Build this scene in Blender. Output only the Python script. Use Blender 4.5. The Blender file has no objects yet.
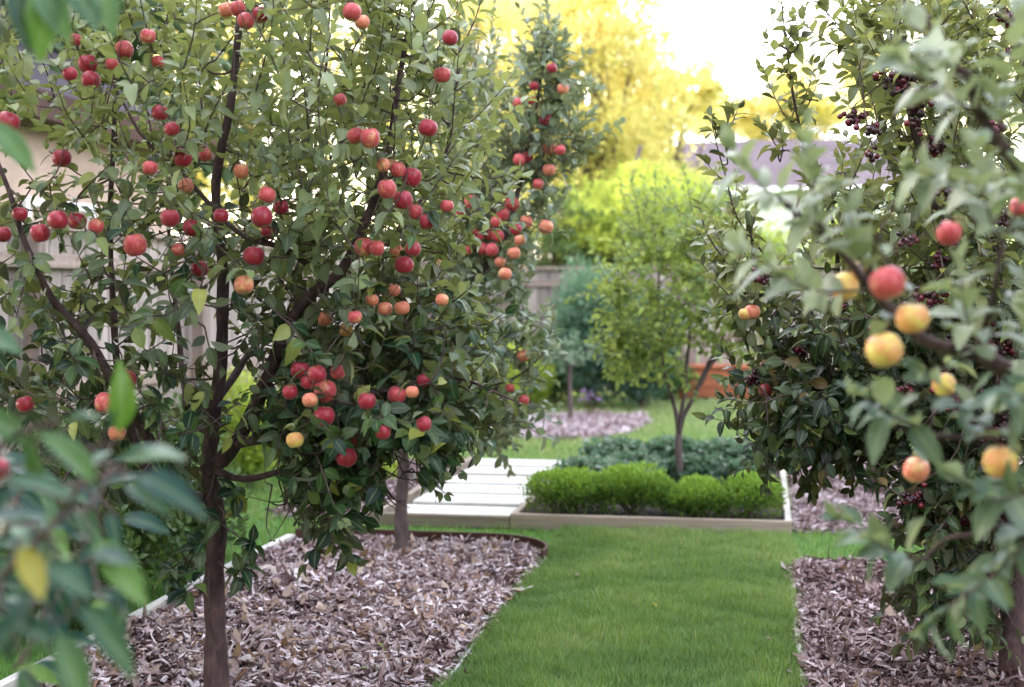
import bpy, math, random
import numpy as np
from mathutils import Vector, Matrix

SEED = 7
rng = np.random.default_rng(SEED)
random.seed(SEED)
C = bpy.context.scene.collection
R = math.radians

# ------------------------------------------------------------------ camera
F = 1422.0                       # focal length in pixels (50 mm on 36 mm at 1024)
YAW, PITCH, H = R(10.0), R(-2.15), 1.45
CP = np.array([0.0, 0.0, H])
FW = np.array([-math.sin(YAW)*math.cos(PITCH), math.cos(YAW)*math.cos(PITCH), math.sin(PITCH)])
RT = np.array([math.cos(YAW), math.sin(YAW), 0.0])
UP = np.cross(RT, FW)

def P(x, y, D):
    """site point at depth D metres along the survey axis, from photo measurements"""
    return CP + D*(FW + RT*(x-512.0)/F - UP*(y-343.5)/F)

def proj(p):
    q = np.asarray(p) - CP
    d = q @ FW
    return 512 + F*(q @ RT)/d, 343.5 - F*(q @ UP)/d, d

def G(u, v, z=0.0):
    return np.array([u, v, z])

cam = bpy.data.cameras.new('camera')
cam.lens, cam.sensor_width = 50, 36
cam.clip_start, cam.clip_end = 0.05, 2000
cam.dof.use_dof = True
cam.dof.focus_distance = 5.15
cam.dof.aperture_fstop = 2.1
co = bpy.data.objects.new('camera', cam)
C.objects.link(co)
co.location = (0, 0, H)
co.rotation_euler = (R(90)+PITCH, 0, YAW)
bpy.context.scene.camera = co

# ------------------------------------------------------------------ helpers
def norm(v):
    v = np.asarray(v, float)
    return v/np.maximum(np.linalg.norm(v, axis=-1, keepdims=True), 1e-9)

def mk(name, verts, faces, mat, parent=None, attr=None, smooth=True):
    """verts (n,3), faces: (m,k) array or list of such arrays"""
    verts = np.asarray(verts, np.float32)
    fl = faces if isinstance(faces, list) else [faces]
    me = bpy.data.meshes.new(name)
    me.vertices.add(len(verts))
    if parent is not None:
        verts = verts - np.array(parent.location, np.float32)
    me.vertices.foreach_set('co', verts.ravel())
    loops = np.concatenate([np.asarray(f, np.int32).ravel() for f in fl])
    sizes = np.concatenate([np.full(len(f), np.asarray(f).shape[1], np.int32) for f in fl])
    me.loops.add(len(loops))
    me.loops.foreach_set('vertex_index', loops)
    me.polygons.add(len(sizes))
    starts = np.concatenate([[0], np.cumsum(sizes)[:-1]]).astype(np.int32)
    me.polygons.foreach_set('loop_start', starts)
    me.polygons.foreach_set('loop_total', sizes)
    me.polygons.foreach_set('use_smooth', np.full(len(sizes), smooth, bool))
    if attr is not None:
        a = me.color_attributes.new('tint', 'FLOAT_COLOR', 'POINT')
        c = np.ones((len(verts), 4), np.float32)
        c[:, :3] = attr
        a.data.foreach_set('color', c.ravel())
    me.update(calc_edges=True)
    me.materials.append(mat)
    o = bpy.data.objects.new(name, me)
    C.objects.link(o)
    if parent is not None:
        o.parent = parent
    return o

def tag(o, label=None, cat=None, group=None, kind=None):
    if label: o['label'] = label
    if cat: o['category'] = cat
    if group: o['group'] = group
    if kind: o['kind'] = kind
    return o

def thing(name, label, cat, loc=(0, 0, 0), group=None):
    o = bpy.data.objects.new(name, None)
    o.empty_display_size = 0.1
    C.objects.link(o)
    o.location = tuple(float(a) for a in loc)
    return tag(o, label, cat, group)

class MB:
    """collects geometry pieces into one mesh"""
    def __init__(s): s.v, s.f, s.a, s.n = [], [], [], 0
    def add(s, v, f, a=None):
        v = np.asarray(v, float).reshape(-1, 3)
        fl = f if isinstance(f, list) else [f]
        for q in fl:
            s.f.append(np.asarray(q)+s.n)
        s.v.append(v); s.n += len(v)
        s.a.append(np.zeros((len(v), 3)) if a is None else np.broadcast_to(a, (len(v), 3)))
    def box(s, x0, x1, y0, y1, z0, z1, a=None, bev=0.0, M=None):
        b = min(bev, (x1-x0)*.3, (y1-y0)*.3, (z1-z0)*.3)
        if b <= 0:
            v = np.array([[x, y, z] for z in (z0, z1) for x, y in ((x0, y0), (x1, y0), (x1, y1), (x0, y1))])
            f = np.array([[0,3,2,1],[4,5,6,7],[0,1,5,4],[1,2,6,5],[2,3,7,6],[3,0,4,7]])
        else:
            rings = []
            for (i, z) in ((b, z0), (0, z0+b), (0, z1-b), (b, z1)):
                for (x, y, sx, sy) in ((x0,y0,1,1),(x1,y0,-1,1),(x1,y1,-1,-1),(x0,y1,1,-1)):
                    c = [(x+sx*i, y+sy*(b+i)), (x+sx*(b+i), y+sy*i)]
                    if sx*sy < 0: c = c[::-1]
                    rings += [[p[0], p[1], z] for p in c]
            v = np.array(rings)
            f = [[k*8+j, k*8+(j+1) % 8, (k+1)*8+(j+1) % 8, (k+1)*8+j] for k in range(3) for j in range(8)]
            f = [np.array(f), np.array([[7,6,5,4,3,2,1,0],[24,25,26,27,28,29,30,31]])]
        if M is not None:
            v = v @ np.asarray(M)[:3, :3].T + np.asarray(M)[:3, 3]
        s.add(v, f, a)
    def build(s, name, mat, parent=None, smooth=False, tint=False):
        groups = {}
        for f in s.f: groups.setdefault(f.shape[1], []).append(f)
        fl = [np.concatenate(g) for g in groups.values()]
        return mk(name, np.concatenate(s.v), fl, mat, parent, np.concatenate(s.a) if tint else None, smooth)

def spline(pts, n):
    """Catmull-Rom through control rows (any width), n samples"""
    p = np.asarray(pts, float)
    if len(p) == 2:
        t = np.linspace(0, 1, n)[:, None]
        return p[0]*(1-t)+p[1]*t
    q = np.vstack([2*p[0]-p[1], p, 2*p[-1]-p[-2]])
    t = np.linspace(0, len(p)-1-1e-6, n)
    i = t.astype(int); f = (t-i)[:, None]
    a, b, c, d = q[i], q[i+1], q[i+2], q[i+3]
    return .5*((2*b)+(-a+c)*f+(2*a-5*b+4*c-d)*f*f+(-a+3*b-3*c+d)*f**3)

def tube(mb, pts, rad, sides=6, tint=None, rough=0.0):
    pts = np.asarray(pts, float); n = len(pts)
    rad = np.broadcast_to(rad, (n,)).astype(float)
    tg = norm(np.gradient(pts, axis=0))
    ref = np.array([1.0, 0.13, 0.0]) if abs(tg[0][2]) > .5 else np.array([0, 0, 1.0])
    U = norm(np.cross(tg, ref)); V = np.cross(tg, U)
    th = np.linspace(0, 2*math.pi, sides, endpoint=False)
    rr = rad[:, None]*np.ones((n, sides))
    if rough > 0:
        rr = rr*(1+rng.normal(0, rough, (n, sides)))
    v = pts[:, None, :]+rr[..., None]*(np.cos(th)[None, :, None]*U[:, None, :]+np.sin(th)[None, :, None]*V[:, None, :])
    i = np.arange(n-1)[:, None]*sides; j = np.arange(sides)[None, :]; k = (j+1) % sides
    f = np.stack([i+j, i+k, i+sides+k, i+sides+j], -1).reshape(-1, 4)
    mb.add(v.reshape(-1, 3), [f, np.array([list(range((n-1)*sides, n*sides))])], tint)

# ------------------------------------------------------------------ materials
def nt(name):
    m = bpy.data.materials.new(name); m.use_nodes = True
    t = m.node_tree; t.nodes.clear()
    out = t.nodes.new('ShaderNodeOutputMaterial')
    return m, t, out
def N(t, kind, **kw):
    n = t.nodes.new(kind)
    for k, v in kw.items():
        if k.startswith('i_'):
            key = k[2:].replace('_', ' ')
            n.inputs[key].default_value = v
        else: setattr(n, k, v)
    return n
def c4(c): return (c[0], c[1], c[2], 1.0)
def mix(t, fac, a, b, typ='MIX'):
    n = t.nodes.new('ShaderNodeMix'); n.data_type = 'RGBA'; n.blend_type = typ
    for sock, val in ((n.inputs[0], fac), (n.inputs[6], a), (n.inputs[7], b)):
        if hasattr(val, 'links'): t.links.new(val, sock)
        elif isinstance(val, (int, float)): sock.default_value = val
        else: sock.default_value = c4(val)
    return n.outputs[2]
def ramp(t, inp, stops):
    n = t.nodes.new('ShaderNodeValToRGB'); e = n.color_ramp.elements
    while len(e) < len(stops): e.new(0.5)
    for el, (p, c) in zip(e, stops):
        el.position = p; el.color = c4(c if not isinstance(c, (int, float)) else (c, c, c))
    t.links.new(inp, n.inputs[0])
    return n.outputs[0]
def noise(t, scale, detail=4, rough=.6, vec=None, dist=0.0):
    n = N(t, 'ShaderNodeTexNoise'); n.inputs['Scale'].default_value = scale
    n.inputs['Detail'].default_value = detail; n.inputs['Roughness'].default_value = rough
    n.inputs['Distortion'].default_value = dist
    if vec is not None: t.links.new(vec, n.inputs['Vector'])
    return n.outputs[0]
def coords(t, which='Object', scale=None):
    o = N(t, 'ShaderNodeTexCoord').outputs[which]
    if scale is None: return o
    m = N(t, 'ShaderNodeMapping'); m.inputs['Scale'].default_value = scale
    t.links.new(o, m.inputs['Vector']); return m.outputs[0]
def pbsdf(t, out, col, rough=.7, spec=.3, bump=None, bs=.3, bd=.01, **kw):
    b = N(t, 'ShaderNodeBsdfPrincipled')
    if hasattr(col, 'links'): t.links.new(col, b.inputs['Base Color'])
    else: b.inputs['Base Color'].default_value = c4(col)
    if hasattr(rough, 'links'): t.links.new(rough, b.inputs['Roughness'])
    else: b.inputs['Roughness'].default_value = rough
    b.inputs['Specular IOR Level'].default_value = spec
    for k, v in kw.items(): b.inputs[k.replace('_', ' ')].default_value = v
    if bump is not None:
        n = N(t, 'ShaderNodeBump'); n.inputs['Strength'].default_value = bs; n.inputs['Distance'].default_value = bd
        t.links.new(bump, n.inputs['Height']); t.links.new(n.outputs[0], b.inputs['Normal'])
    if out is not None: t.links.new(b.outputs[0], out.inputs[0])
    return b

def leaf_mat(name, stops, under, trans, tmix=.3, rough=.45, spec=.4, pale=(.2, .27, .15), deep=False):
    """tint: r = tone (random plus painted light and shade), g = paleness (partly painted sky sheen), b = distance from the midrib"""
    m, t, out = nt(name)
    a = N(t, 'ShaderNodeAttribute', attribute_name='tint')
    s = N(t, 'ShaderNodeSeparateColor'); t.links.new(a.outputs['Color'], s.inputs[0])
    base = ramp(t, s.outputs[0], stops)
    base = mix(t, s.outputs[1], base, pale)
    nz = noise(t, 60, 2)
    base = mix(t, .35, base, ramp(t, nz, [(.3, .55), (.7, 1.3)]), 'MULTIPLY')
    rib = ramp(t, s.outputs[2], [(0.0, 1.0), (.14, 0.0)])
    base = mix(t, rib, base, mix(t, .5, base, (.3, .38, .16)))
    und = mix(t, .35, under, base)
    und = mix(t, 1.0, und, ramp(t, s.outputs[1], [(0.0, .3), (.4, 1.0)]), 'MULTIPLY') if deep else und  # undersides of less pale, low leaves darkened as painted crown shade
    g = N(t, 'ShaderNodeNewGeometry')
    col = mix(t, g.outputs['Backfacing'], base, und)
    rr = N(t, 'ShaderNodeMath', operation='MULTIPLY_ADD')
    t.links.new(g.outputs['Backfacing'], rr.inputs[0]); rr.inputs[1].default_value = .3; rr.inputs[2].default_value = rough
    b = pbsdf(t, None, col, rr.outputs[0], spec, bump=s.outputs[2], bs=.3, bd=.002)
    tr = N(t, 'ShaderNodeBsdfTranslucent')
    tc = mix(t, .5, mix(t, s.outputs[0], trans, [min(1, c*1.25) for c in trans]), col)
    tcc = mix(t, .35, trans, tc)
    if deep: tcc = mix(t, 1.0, tcc, ramp(t, s.outputs[1], [(0.0, .18), (.4, 1.0)]), 'MULTIPLY')  # translucent colour of low leaves dimmed too, painted crown shade
    t.links.new(tcc, tr.inputs[0])
    mx = N(t, 'ShaderNodeMixShader'); mx.inputs[0].default_value = tmix
    t.links.new(b.outputs[0], mx.inputs[1]); t.links.new(tr.outputs[0], mx.inputs[2])
    t.links.new(mx.outputs[0], out.inputs[0])
    return m

M = {}
M['apple_leaf'] = leaf_mat('apple_leaf', [(0, (.006, .024, .016)), (.4, (.022, .062, .026)), (.7, (.07, .13, .035)), (.9, (.15, .2, .045)), (1, (.3, .3, .06))],
                           (.36, .4, .26), (.55, .58, .12), .25, .36, .26, pale=(.36, .385, .235), deep=True)
M['apple_leaf_soft'] = leaf_mat('apple_leaf_soft', [(0, (.018, .06, .04)), (.5, (.06, .12, .055)), (1, (.18, .24, .07))],
                           (.4, .42, .32), (.42, .48, .16), .24, .42, .5, pale=(.4, .42, .31))
M['near_leaf'] = leaf_mat('near_leaf', [(0, (.005, .04, .036)), (.5, (.018, .06, .03)), (.9, (.12, .22, .03)), (1, (.4, .28, .03))],
                           (.2, .33, .26), (.28, .45, .06), .14, .3, .22, pale=(.12, .22, .1), deep=True)
M['cherry_leaf'] = leaf_mat('cherry_leaf', [(0, (.008, .022, .012)), (.4, (.03, .058, .024)), (.7, (.09, .13, .04)), (.93, (.2, .22, .06)), (1, (.2, .1, .05))],
                           (.35, .38, .23), (.58, .6, .13), .28, .36, .28, pale=(.38, .4, .24), deep=True)
M['fresh_leaf'] = leaf_mat('fresh_leaf', [(0, (.04, .09, .018)), (.5, (.17, .25, .045)), (1, (.42, .46, .1))],
                           (.27, .36, .14), (.48, .58, .12), .42, .5, .4)
M['box_leaf'] = leaf_mat('box_leaf', [(0, (.006, .02, .003)), (.35, (.03, .08, .008)), (.7, (.11, .22, .015)), (1, (.26, .42, .04))],
                           (.15, .28, .06), (.4, .6, .06), .3, .5, .4, pale=(.3, .48, .06))
M['gold_leaf'] = leaf_mat('gold_leaf', [(0, (.05, .09, .015)), (.3, (.22, .27, .03)), (.55, (.68, .58, .12)), (1, (.88, .66, .3))],
                           (.72, .64, .24), (.93, .82, .3), .45, .5, .3)  # albedo raised to pale yellow to paint in the sun's glow
M['lime_leaf'] = leaf_mat('lime_leaf', [(0, (.08, .15, .02)), (.5, (.26, .36, .04)), (1, (.62, .62, .09))],
                           (.32, .4, .12), (.75, .85, .14), .5, .5, .3)
M['blue_leaf'] = leaf_mat('blue_leaf', [(0, (.012, .04, .035)), (.5, (.06, .13, .09)), (1, (.2, .3, .16))],
                           (.15, .25, .18), (.15, .35, .15), .25, .45, .4)
M['hosta_leaf'] = leaf_mat('hosta_leaf', [(0, (.012, .035, .022)), (.5, (.06, .12, .07)), (1, (.22, .3, .2))],
                           (.2, .3, .2), (.2, .4, .2), .25, .4, .5)
M['shade_leaf'] = leaf_mat('shade_leaf', [(0, (.02, .05, .012)), (.5, (.05, .11, .02)), (1, (.1, .18, .03))],
                           (.1, .16, .06), (.2, .3, .05), .2, .55, .3)
M['ever_leaf'] = leaf_mat('ever_leaf', [(0, (.02, .045, .015)), (1, (.06, .1, .03))], (.05, .09, .03), (.1, .15, .03), .1, .6, .3)
M['grass'] = leaf_mat('grass', [(0, (.03, .075, .014)), (.35, (.13, .27, .035)), (.7, (.36, .47, .1)), (1, (.68, .62, .34))],
                           (.14, .24, .06), (.26, .4, .06), .3, .45, .45, pale=(.2, .31, .19))

def bark(name, c1, c2, sc=30, bs=.8):
    m, t, out = nt(name)
    v = coords(t, 'Object', (1, 1, .35))
    n1 = noise(t, sc, 6, .7, v, .5); n2 = noise(t, sc*4, 3, .6)
    col = ramp(t, n1, [(.3, c1), (.7, c2)])
    col = mix(t, .4, col, ramp(t, n2, [(.35, .5), (.7, 1.5)]), 'MULTIPLY')
    n3 = noise(t, 14, 4, .7)
    col = mix(t, ramp(t, n3, [(.6, 0.0), (.68, .4)]), col, (.17, .16, .13))
    pbsdf(t, out, col, .8, .25, bump=n1, bs=bs, bd=.01)
    return m
M['bark'] = bark('bark', (.02, .011, .012), (.12, .07, .068))
M['bark_grey'] = bark('bark_grey', (.05, .035, .035), (.18, .13, .125))
M['bark_far'] = bark('bark_far', (.05, .035, .03), (.15, .11, .09), 12)
M['twig'] = bark('twig', (.05, .03, .03), (.14, .09, .085), 80, .3)

def wood(name, c1, c2, grain=(3, 60, 60), stain=None):
    m, t, out = nt(name)
    v = coords(t, 'Object', grain)
    n1 = noise(t, 1.0, 6, .65, v, .4); n2 = noise(t, 2.2, 4, .6)
    a = N(t, 'ShaderNodeAttribute', attribute_name='tint')
    s = N(t, 'ShaderNodeSeparateColor'); t.links.new(a.outputs['Color'], s.inputs[0])
    col = ramp(t, n1, [(.25, c1), (.75, c2)])
    col = mix(t, .6, col, ramp(t, n2, [(.3, .6), (.7, 1.25)]), 'MULTIPLY')
    col = mix(t, .7, col, ramp(t, s.outputs[0], [(0, .45), (1, 1.25)]), 'MULTIPLY')
    pbsdf(t, out, col, .75, .25, bump=n1, bs=.4, bd=.003)
    return m
M['fence'] = wood('fence_wood', (.3, .24, .21), (.5, .42, .38), (25, 25, 1.5))
M['fence_rail'] = wood('rail_wood', (.25, .18, .15), (.42, .32, .27), (1.5, 25, 25))
M['board'] = wood('bed_board', (.26, .2, .155), (.42, .34, .27), (2, 40, 40))
M['board_pale'] = wood('pale_board', (.42, .38, .32), (.62, .57, .5), (30, 2, 40))
M['edge_brown'] = wood('brown_edging', (.06, .025, .02), (.11, .05, .04), (8, 8, 30))
M['orange'] = wood('orange_wood', (.34, .1, .05), (.48, .16, .08), (1.5, 30, 30))
M['white_edge'] = wood('white_strip', (.55, .52, .47), (.72, .69, .63), (10, 2, 20))
def plain(name, c1, c2, sc, rough=.85, bs=.5, bd=.01, spec=.2):
    m, t, out = nt(name)
    n1 = noise(t, sc, 6, .65)
    n2 = noise(t, sc*.13, 3)
    col = mix(t, .5, ramp(t, n1, [(.3, c1), (.7, c2)]), ramp(t, n2, [(.3, .7), (.7, 1.2)]), 'MULTIPLY')
    pbsdf(t, out, col, rough, spec, bump=n1, bs=bs, bd=bd)
    return m
M['slab'] = plain('slab_stone', (.48, .45, .4), (.72, .7, .63), 7, .8, .25, .004)
M['soil'] = plain('soil', (.02, .014, .012), (.06, .042, .036), 25, .95, 1, .02)
M['mulch_bed'] = plain('mulch_ground', (.03, .018, .018), (.11, .075, .075), 40, .95, 1, .02)
M['lawn'] = plain('lawn_ground', (.03, .09, .012), (.08, .2, .03), 14, .9, 1, .03)
M['stucco'] = plain('wall_plaster', (.4, .29, .23), (.5, .37, .3), 30, .9, .2, .004)
M['house_wall'] = plain('house_wall', (.6, .6, .56), (.68, .67, .64), 8, .8, .1, .004)
M['white_trim'] = plain('white_trim', (.74, .74, .72), (.8, .8, .78), 8, .6, .1, .003)
M['rock'] = plain('rock', (.22, .2, .22), (.4, .37, .39), 9, .85, .7, .03)
M['glass'] = (lambda: (lambda m, t, out: (pbsdf(t, out, (.05, .06, .07), .08, .6), m)[1])(*nt('window_glass')))()
M['gravel'] = plain('mulch_far', (.2, .15, .165), (.36, .29, .32), 22, .9, 1, .02)

def roof_mat():
    m, t, out = nt('roof_shingle')
    br = N(t, 'ShaderNodeTexBrick')
    br.inputs['Scale'].default_value = 1.0
    br.inputs['Color1'].default_value = c4((.055, .044, .056)); br.inputs['Color2'].default_value = c4((.08, .064, .078))
    br.inputs['Mortar'].default_value = c4((.08, .06, .08)); br.inputs['Mortar Size'].default_value = .015
    br.inputs['Brick Width'].default_value = .35; br.inputs['Row Height'].default_value = .16
    t.links.new(coords(t, 'Object'), br.inputs['Vector'])
    pbsdf(t, out, mix(t, .5, br.outputs[0], ramp(t, noise(t, 3, 4), [(.3, .7), (.7, 1.25)]), 'MULTIPLY'), .85, .2)
    return m
M['roof'] = roof_mat()

def chip_mat():
    m, t, out = nt('wood_chip')
    a = N(t, 'ShaderNodeAttribute', attribute_name='tint')
    s = N(t, 'ShaderNodeSeparateColor'); t.links.new(a.outputs['Color'], s.inputs[0])
    col = ramp(t, s.outputs[0], [(0, (.03, .014, .014)), (.2, (.12, .06, .05)), (.38, (.27, .18, .17)), (.55, (.42, .31, .31)), (.72, (.59, .485, .5)), (.86, (.8, .72, .73)), (.95, (.24, .12, .085)), (1, (.36, .23, .16))])
    v = coords(t, 'Object', (30, 30, 30))
    n1 = noise(t, 3, 5, .7, v)
    col = mix(t, .6, col, ramp(t, n1, [(.3, .55), (.7, 1.3)]), 'MULTIPLY')
    pbsdf(t, out, col, .7, .3, bump=n1, bs=.5, bd=.003)
    return m
M['chip'] = chip_mat()

def apple_mat(name, base, blush, deep, amount):
    m, t, out = nt(name)
    ob = N(t, 'ShaderNodeTexCoord').outputs['Object']
    oi = N(t, 'ShaderNodeObjectInfo')
    sc = N(t, 'ShaderNodeVectorMath', operation='SCALE'); sc.inputs['Scale'].default_value = 1/.037
    t.links.new(ob, sc.inputs[0])
    off = N(t, 'ShaderNodeVectorMath', operation='ADD')
    t.links.new(sc.outputs[0], off.inputs[0])
    rv = N(t, 'ShaderNodeVectorMath', operation='SCALE'); rv.inputs['Scale'].default_value = 13
    cb = N(t, 'ShaderNodeCombineXYZ')
    for k in range(3): t.links.new(oi.outputs['Random'], cb.inputs[k])
    t.links.new(cb.outputs[0], rv.inputs[0]); t.links.new(rv.outputs[0], off.inputs[1])
    big = noise(t, .9, 2, .5, off.outputs[0])
    mp = N(t, 'ShaderNodeMapping'); mp.inputs['Scale'].default_value = (7, 7, .8)
    t.links.new(off.outputs[0], mp.inputs['Vector'])
    streak = noise(t, 1.3, 5, .7, mp.outputs[0])
    ad = N(t, 'ShaderNodeMath', operation='MULTIPLY_ADD'); ad.inputs[1].default_value = .35
    t.links.new(streak, ad.inputs[0]); t.links.new(big, ad.inputs[2])
    c = 0.68 - amount*.34
    f = ramp(t, ad.outputs[0], [(max(0, c-.12), 0.0), (min(1, c+.14), 1.0)])
    col = mix(t, f, base, mix(t, ramp(t, streak, [(.4, 0.0), (.65, 1.0)]), blush, deep))
    vo = N(t, 'ShaderNodeTexVoronoi'); vo.inputs['Scale'].default_value = 7
    t.links.new(off.outputs[0], vo.inputs['Vector'])
    col = mix(t, ramp(t, vo.outputs['Distance'], [(.05, .45), (.1, 0.0)]), col, (.75, .5, .3))
    # cavity around the stalk is greener
    sx = N(t, 'ShaderNodeSeparateXYZ'); t.links.new(sc.outputs[0], sx.inputs[0])
    ln = N(t, 'ShaderNodeVectorMath', operation='LENGTH')
    m2 = N(t, 'ShaderNodeCombineXYZ'); t.links.new(sx.outputs[0], m2.inputs[0]); t.links.new(sx.outputs[1], m2.inputs[1])
    t.links.new(m2.outputs[0], ln.inputs[0])
    col = mix(t, ramp(t, ln.outputs['Value'], [(.12, .75), (.4, 0.0)]), col, (.4, .3, .07))
    b = pbsdf(t, out, col, .34, .42)
    b.inputs['Sheen Weight'].default_value = .22
    b.inputs['Sheen Roughness'].default_value = .5
    b.inputs['Sheen Tint'].default_value = (1, .8, .85, 1)
    b.inputs['Subsurface Weight'].default_value = 0.0
    return m
M['ap_r'] = apple_mat('red_apple_skin', (.66, .26, .13), (.42, .02, .04), (.17, .004, .02), .92)
M['ap_p'] = apple_mat('blush_apple_skin', (.72, .4, .18), (.56, .08, .08), (.36, .02, .04), .64)
M['ap_o'] = apple_mat('orange_apple_skin', (.76, .5, .2), (.7, .24, .13), (.56, .1, .07), .55)
M['ap_y'] = apple_mat('yellow_apple_skin', (.68, .54, .12), (.7, .34, .1), (.6, .2, .08), .2)
M['stalk'] = plain('stalk', (.06, .045, .02), (.13, .09, .04), 40, .7)
def berry_mat():
    m, t, out = nt('cherry_skin')
    a = N(t, 'ShaderNodeAttribute', attribute_name='tint')
    s = N(t, 'ShaderNodeSeparateColor'); t.links.new(a.outputs['Color'], s.inputs[0])
    pbsdf(t, out, ramp(t, s.outputs[0], [(0, (.015, .004, .01)), (.5, (.045, .005, .014)), (1, (.17, .01, .025))]), .22, .5)
    return m
M['berry'] = berry_mat()
def petal(name, c):
    m, t, out = nt(name); pbsdf(t, out, c, .6, .2); return m
M['purple'] = petal('purple_petal', (.42, .26, .5)); M['pink'] = petal('pink_petal', (.7, .3, .4)); M['yellowp'] = petal('yellow_petal', (.8, .6, .08))

# ------------------------------------------------------------------ leaves
def leaf_template(fine=True, slim=1.0, curl=.22, fold=.3, wave=.0):
    if fine:
        s = np.array([0, .13, .24, .42, .62, .82, 1.0]); w = np.array([.01, .014, .17, .275, .29, .19, .012])*slim
    else:
        s = np.array([0, .45, 1.0]); w = np.array([.03, .28, .02])*slim
    n = len(s); v = []; a = []
    for i in range(n):
        z = -curl*s[i]**2*1.0 + .12*s[i]
        wv = wave*math.sin(s[i]*9)
        for k, x in enumerate((-w[i], 0, w[i])):
            v.append((x*(1-.15*fold), s[i], z+fold*abs(x)+wv*(x/.25))); a.append(abs(k-1))
    f = []
    for i in range(n-1):
        for k in range(2):
            f.append([i*3+k, i*3+k+1, (i+1)*3+k+1, (i+1)*3+k])
    return np.array(v), np.array(f), np.array(a, float)
LT = [leaf_template(True, 1, c, fo, w) for c, fo, w in ((.3, .35, .03), (.45, .25, -.03), (.65, .45, .04), (.12, .6, .02), (.38, .15, -.05))]
LN = [leaf_template(True, .97, c, fo, w) for c, fo, w in ((.3, .35, .03), (.5, .25, -.04), (.75, .5, .05), (.1, .65, .03), (.42, .15, -.05), (.95, .3, .03))]
LF = [leaf_template(True, .66, c, fo, w) for c, fo, w in ((.3, .4, .03), (.5, .3, -.04), (.2, .5, .03), (.65, .4, .04))]
LS = [leaf_template(False, 1, c, fo) for c, fo in ((.2, .3), (.4, .5), (.1, .2))]
LW = [leaf_template(True, 1.3, c, fo, .03) for c, fo in ((.5, .3), (.8, .2), (.35, .4))]

def leaves_mesh(name, pos, dr, nr, size, mat, parent, tint, temps=None):
    """one mesh of leaves: pos, dr (axis), nr (upper side) arrays; tint (n,2)"""
    temps = temps or LT
    pos = np.asarray(pos); n = len(pos)
    dr = norm(dr); nr = np.asarray(nr, float)
    nr = norm(nr - (nr*dr).sum(-1, keepdims=True)*dr)
    xa = np.cross(dr, nr)
    which = rng.integers(0, len(temps), n)
    mb = MB()
    for k, (tv, tf, ta) in enumerate(temps):
        ix = np.where(which == k)[0]
        if len(ix) == 0: continue
        sz = np.asarray(size)[ix][:, None, None]
        v = pos[ix][:, None, :] + sz*(tv[None, :, 0:1]*xa[ix][:, None, :]+tv[None, :, 1:2]*dr[ix][:, None, :]+tv[None, :, 2:3]*nr[ix][:, None, :])
        f = tf[None]+(np.arange(len(ix))*len(tv))[:, None, None]
        a = np.zeros((len(ix), len(tv), 3))
        a[..., 0] = np.asarray(tint)[ix][:, None, 0]; a[..., 1] = np.asarray(tint)[ix][:, None, 1]; a[..., 2] = ta[None]
        mb.n_before = mb.n
        mb.f.append(f.reshape(-1, 4)+mb.n); mb.v.append(v.reshape(-1, 3)); mb.a.append(a.reshape(-1, 3)); mb.n += v.shape[0]*v.shape[1]
    return mb.build(name, mat, parent, smooth=True, tint=True)

# ------------------------------------------------------------------ fruit
def apple_mesh(name, mat, rr=.037, seed=0):
    r = np.random.default_rng(seed)
    nu, nv = 22, 15
    ph = [r.uniform(0, 6.28) for _ in range(3)]
    v = []
    asp = r.uniform(.93, 1.03)
    for i in range(nv+1):
        th = math.pi*i/nv
        for j in range(nu):
            a = 2*math.pi*j/nu
            rad = 1 + .02*math.cos(5*a+ph[0])*math.sin(th)*(1 if th > 1.6 else .4) + .02*math.cos(2*a+ph[1])
            x = math.sin(th)**.9*rad*(1.0 - .06*(th/math.pi)) if 0 < i < nv else 0
            z = math.cos(th)*asp
            z -= .34*math.exp(-(max(math.sin(th), 0)/.30)**2)*(1 if th < 1.57 else -.5)
            v.append((x*math.cos(a)*rr, x*math.sin(a)*rr, z*rr))
    f = [[i*nu+j, i*nu+(j+1) % nu, (i+1)*nu+(j+1) % nu, (i+1)*nu+j][::-1] for i in range(nv) for j in range(nu)]
    o = mk(name, v, np.array(f), mat)
    me = o.data; bpy.data.objects.remove(o)
    return me
APM = {k: [apple_mesh('apple_skin', M['ap_'+k], seed=s) for s in range(3)] for k in 'rpoy'}
def stalk_mesh():
    mb = MB(); tube(mb, [(0, 0, .015), (.001, 0, .028), (.003, .001, .042)], [.0016, .0013, .0018], 5)
    o = mb.build('stalk', M['stalk']); me = o.data; bpy.data.objects.remove(o); return me
STALK = stalk_mesh()

def put_apple(root, p, kind, r):
    o = bpy.data.objects.new('apple', random.choice(APM[kind])); C.objects.link(o)
    o.parent = root
    o.location = Vector(p)-root.location
    s = r/.037
    o.scale = (s, s, s)
    o.rotation_euler = (random.uniform(-.35, .35), random.uniform(-.35, .35), random.uniform(0, 6.28))
    st = bpy.data.objects.new('stalk', STALK); C.objects.link(st); st.parent = o
    return o

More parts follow.
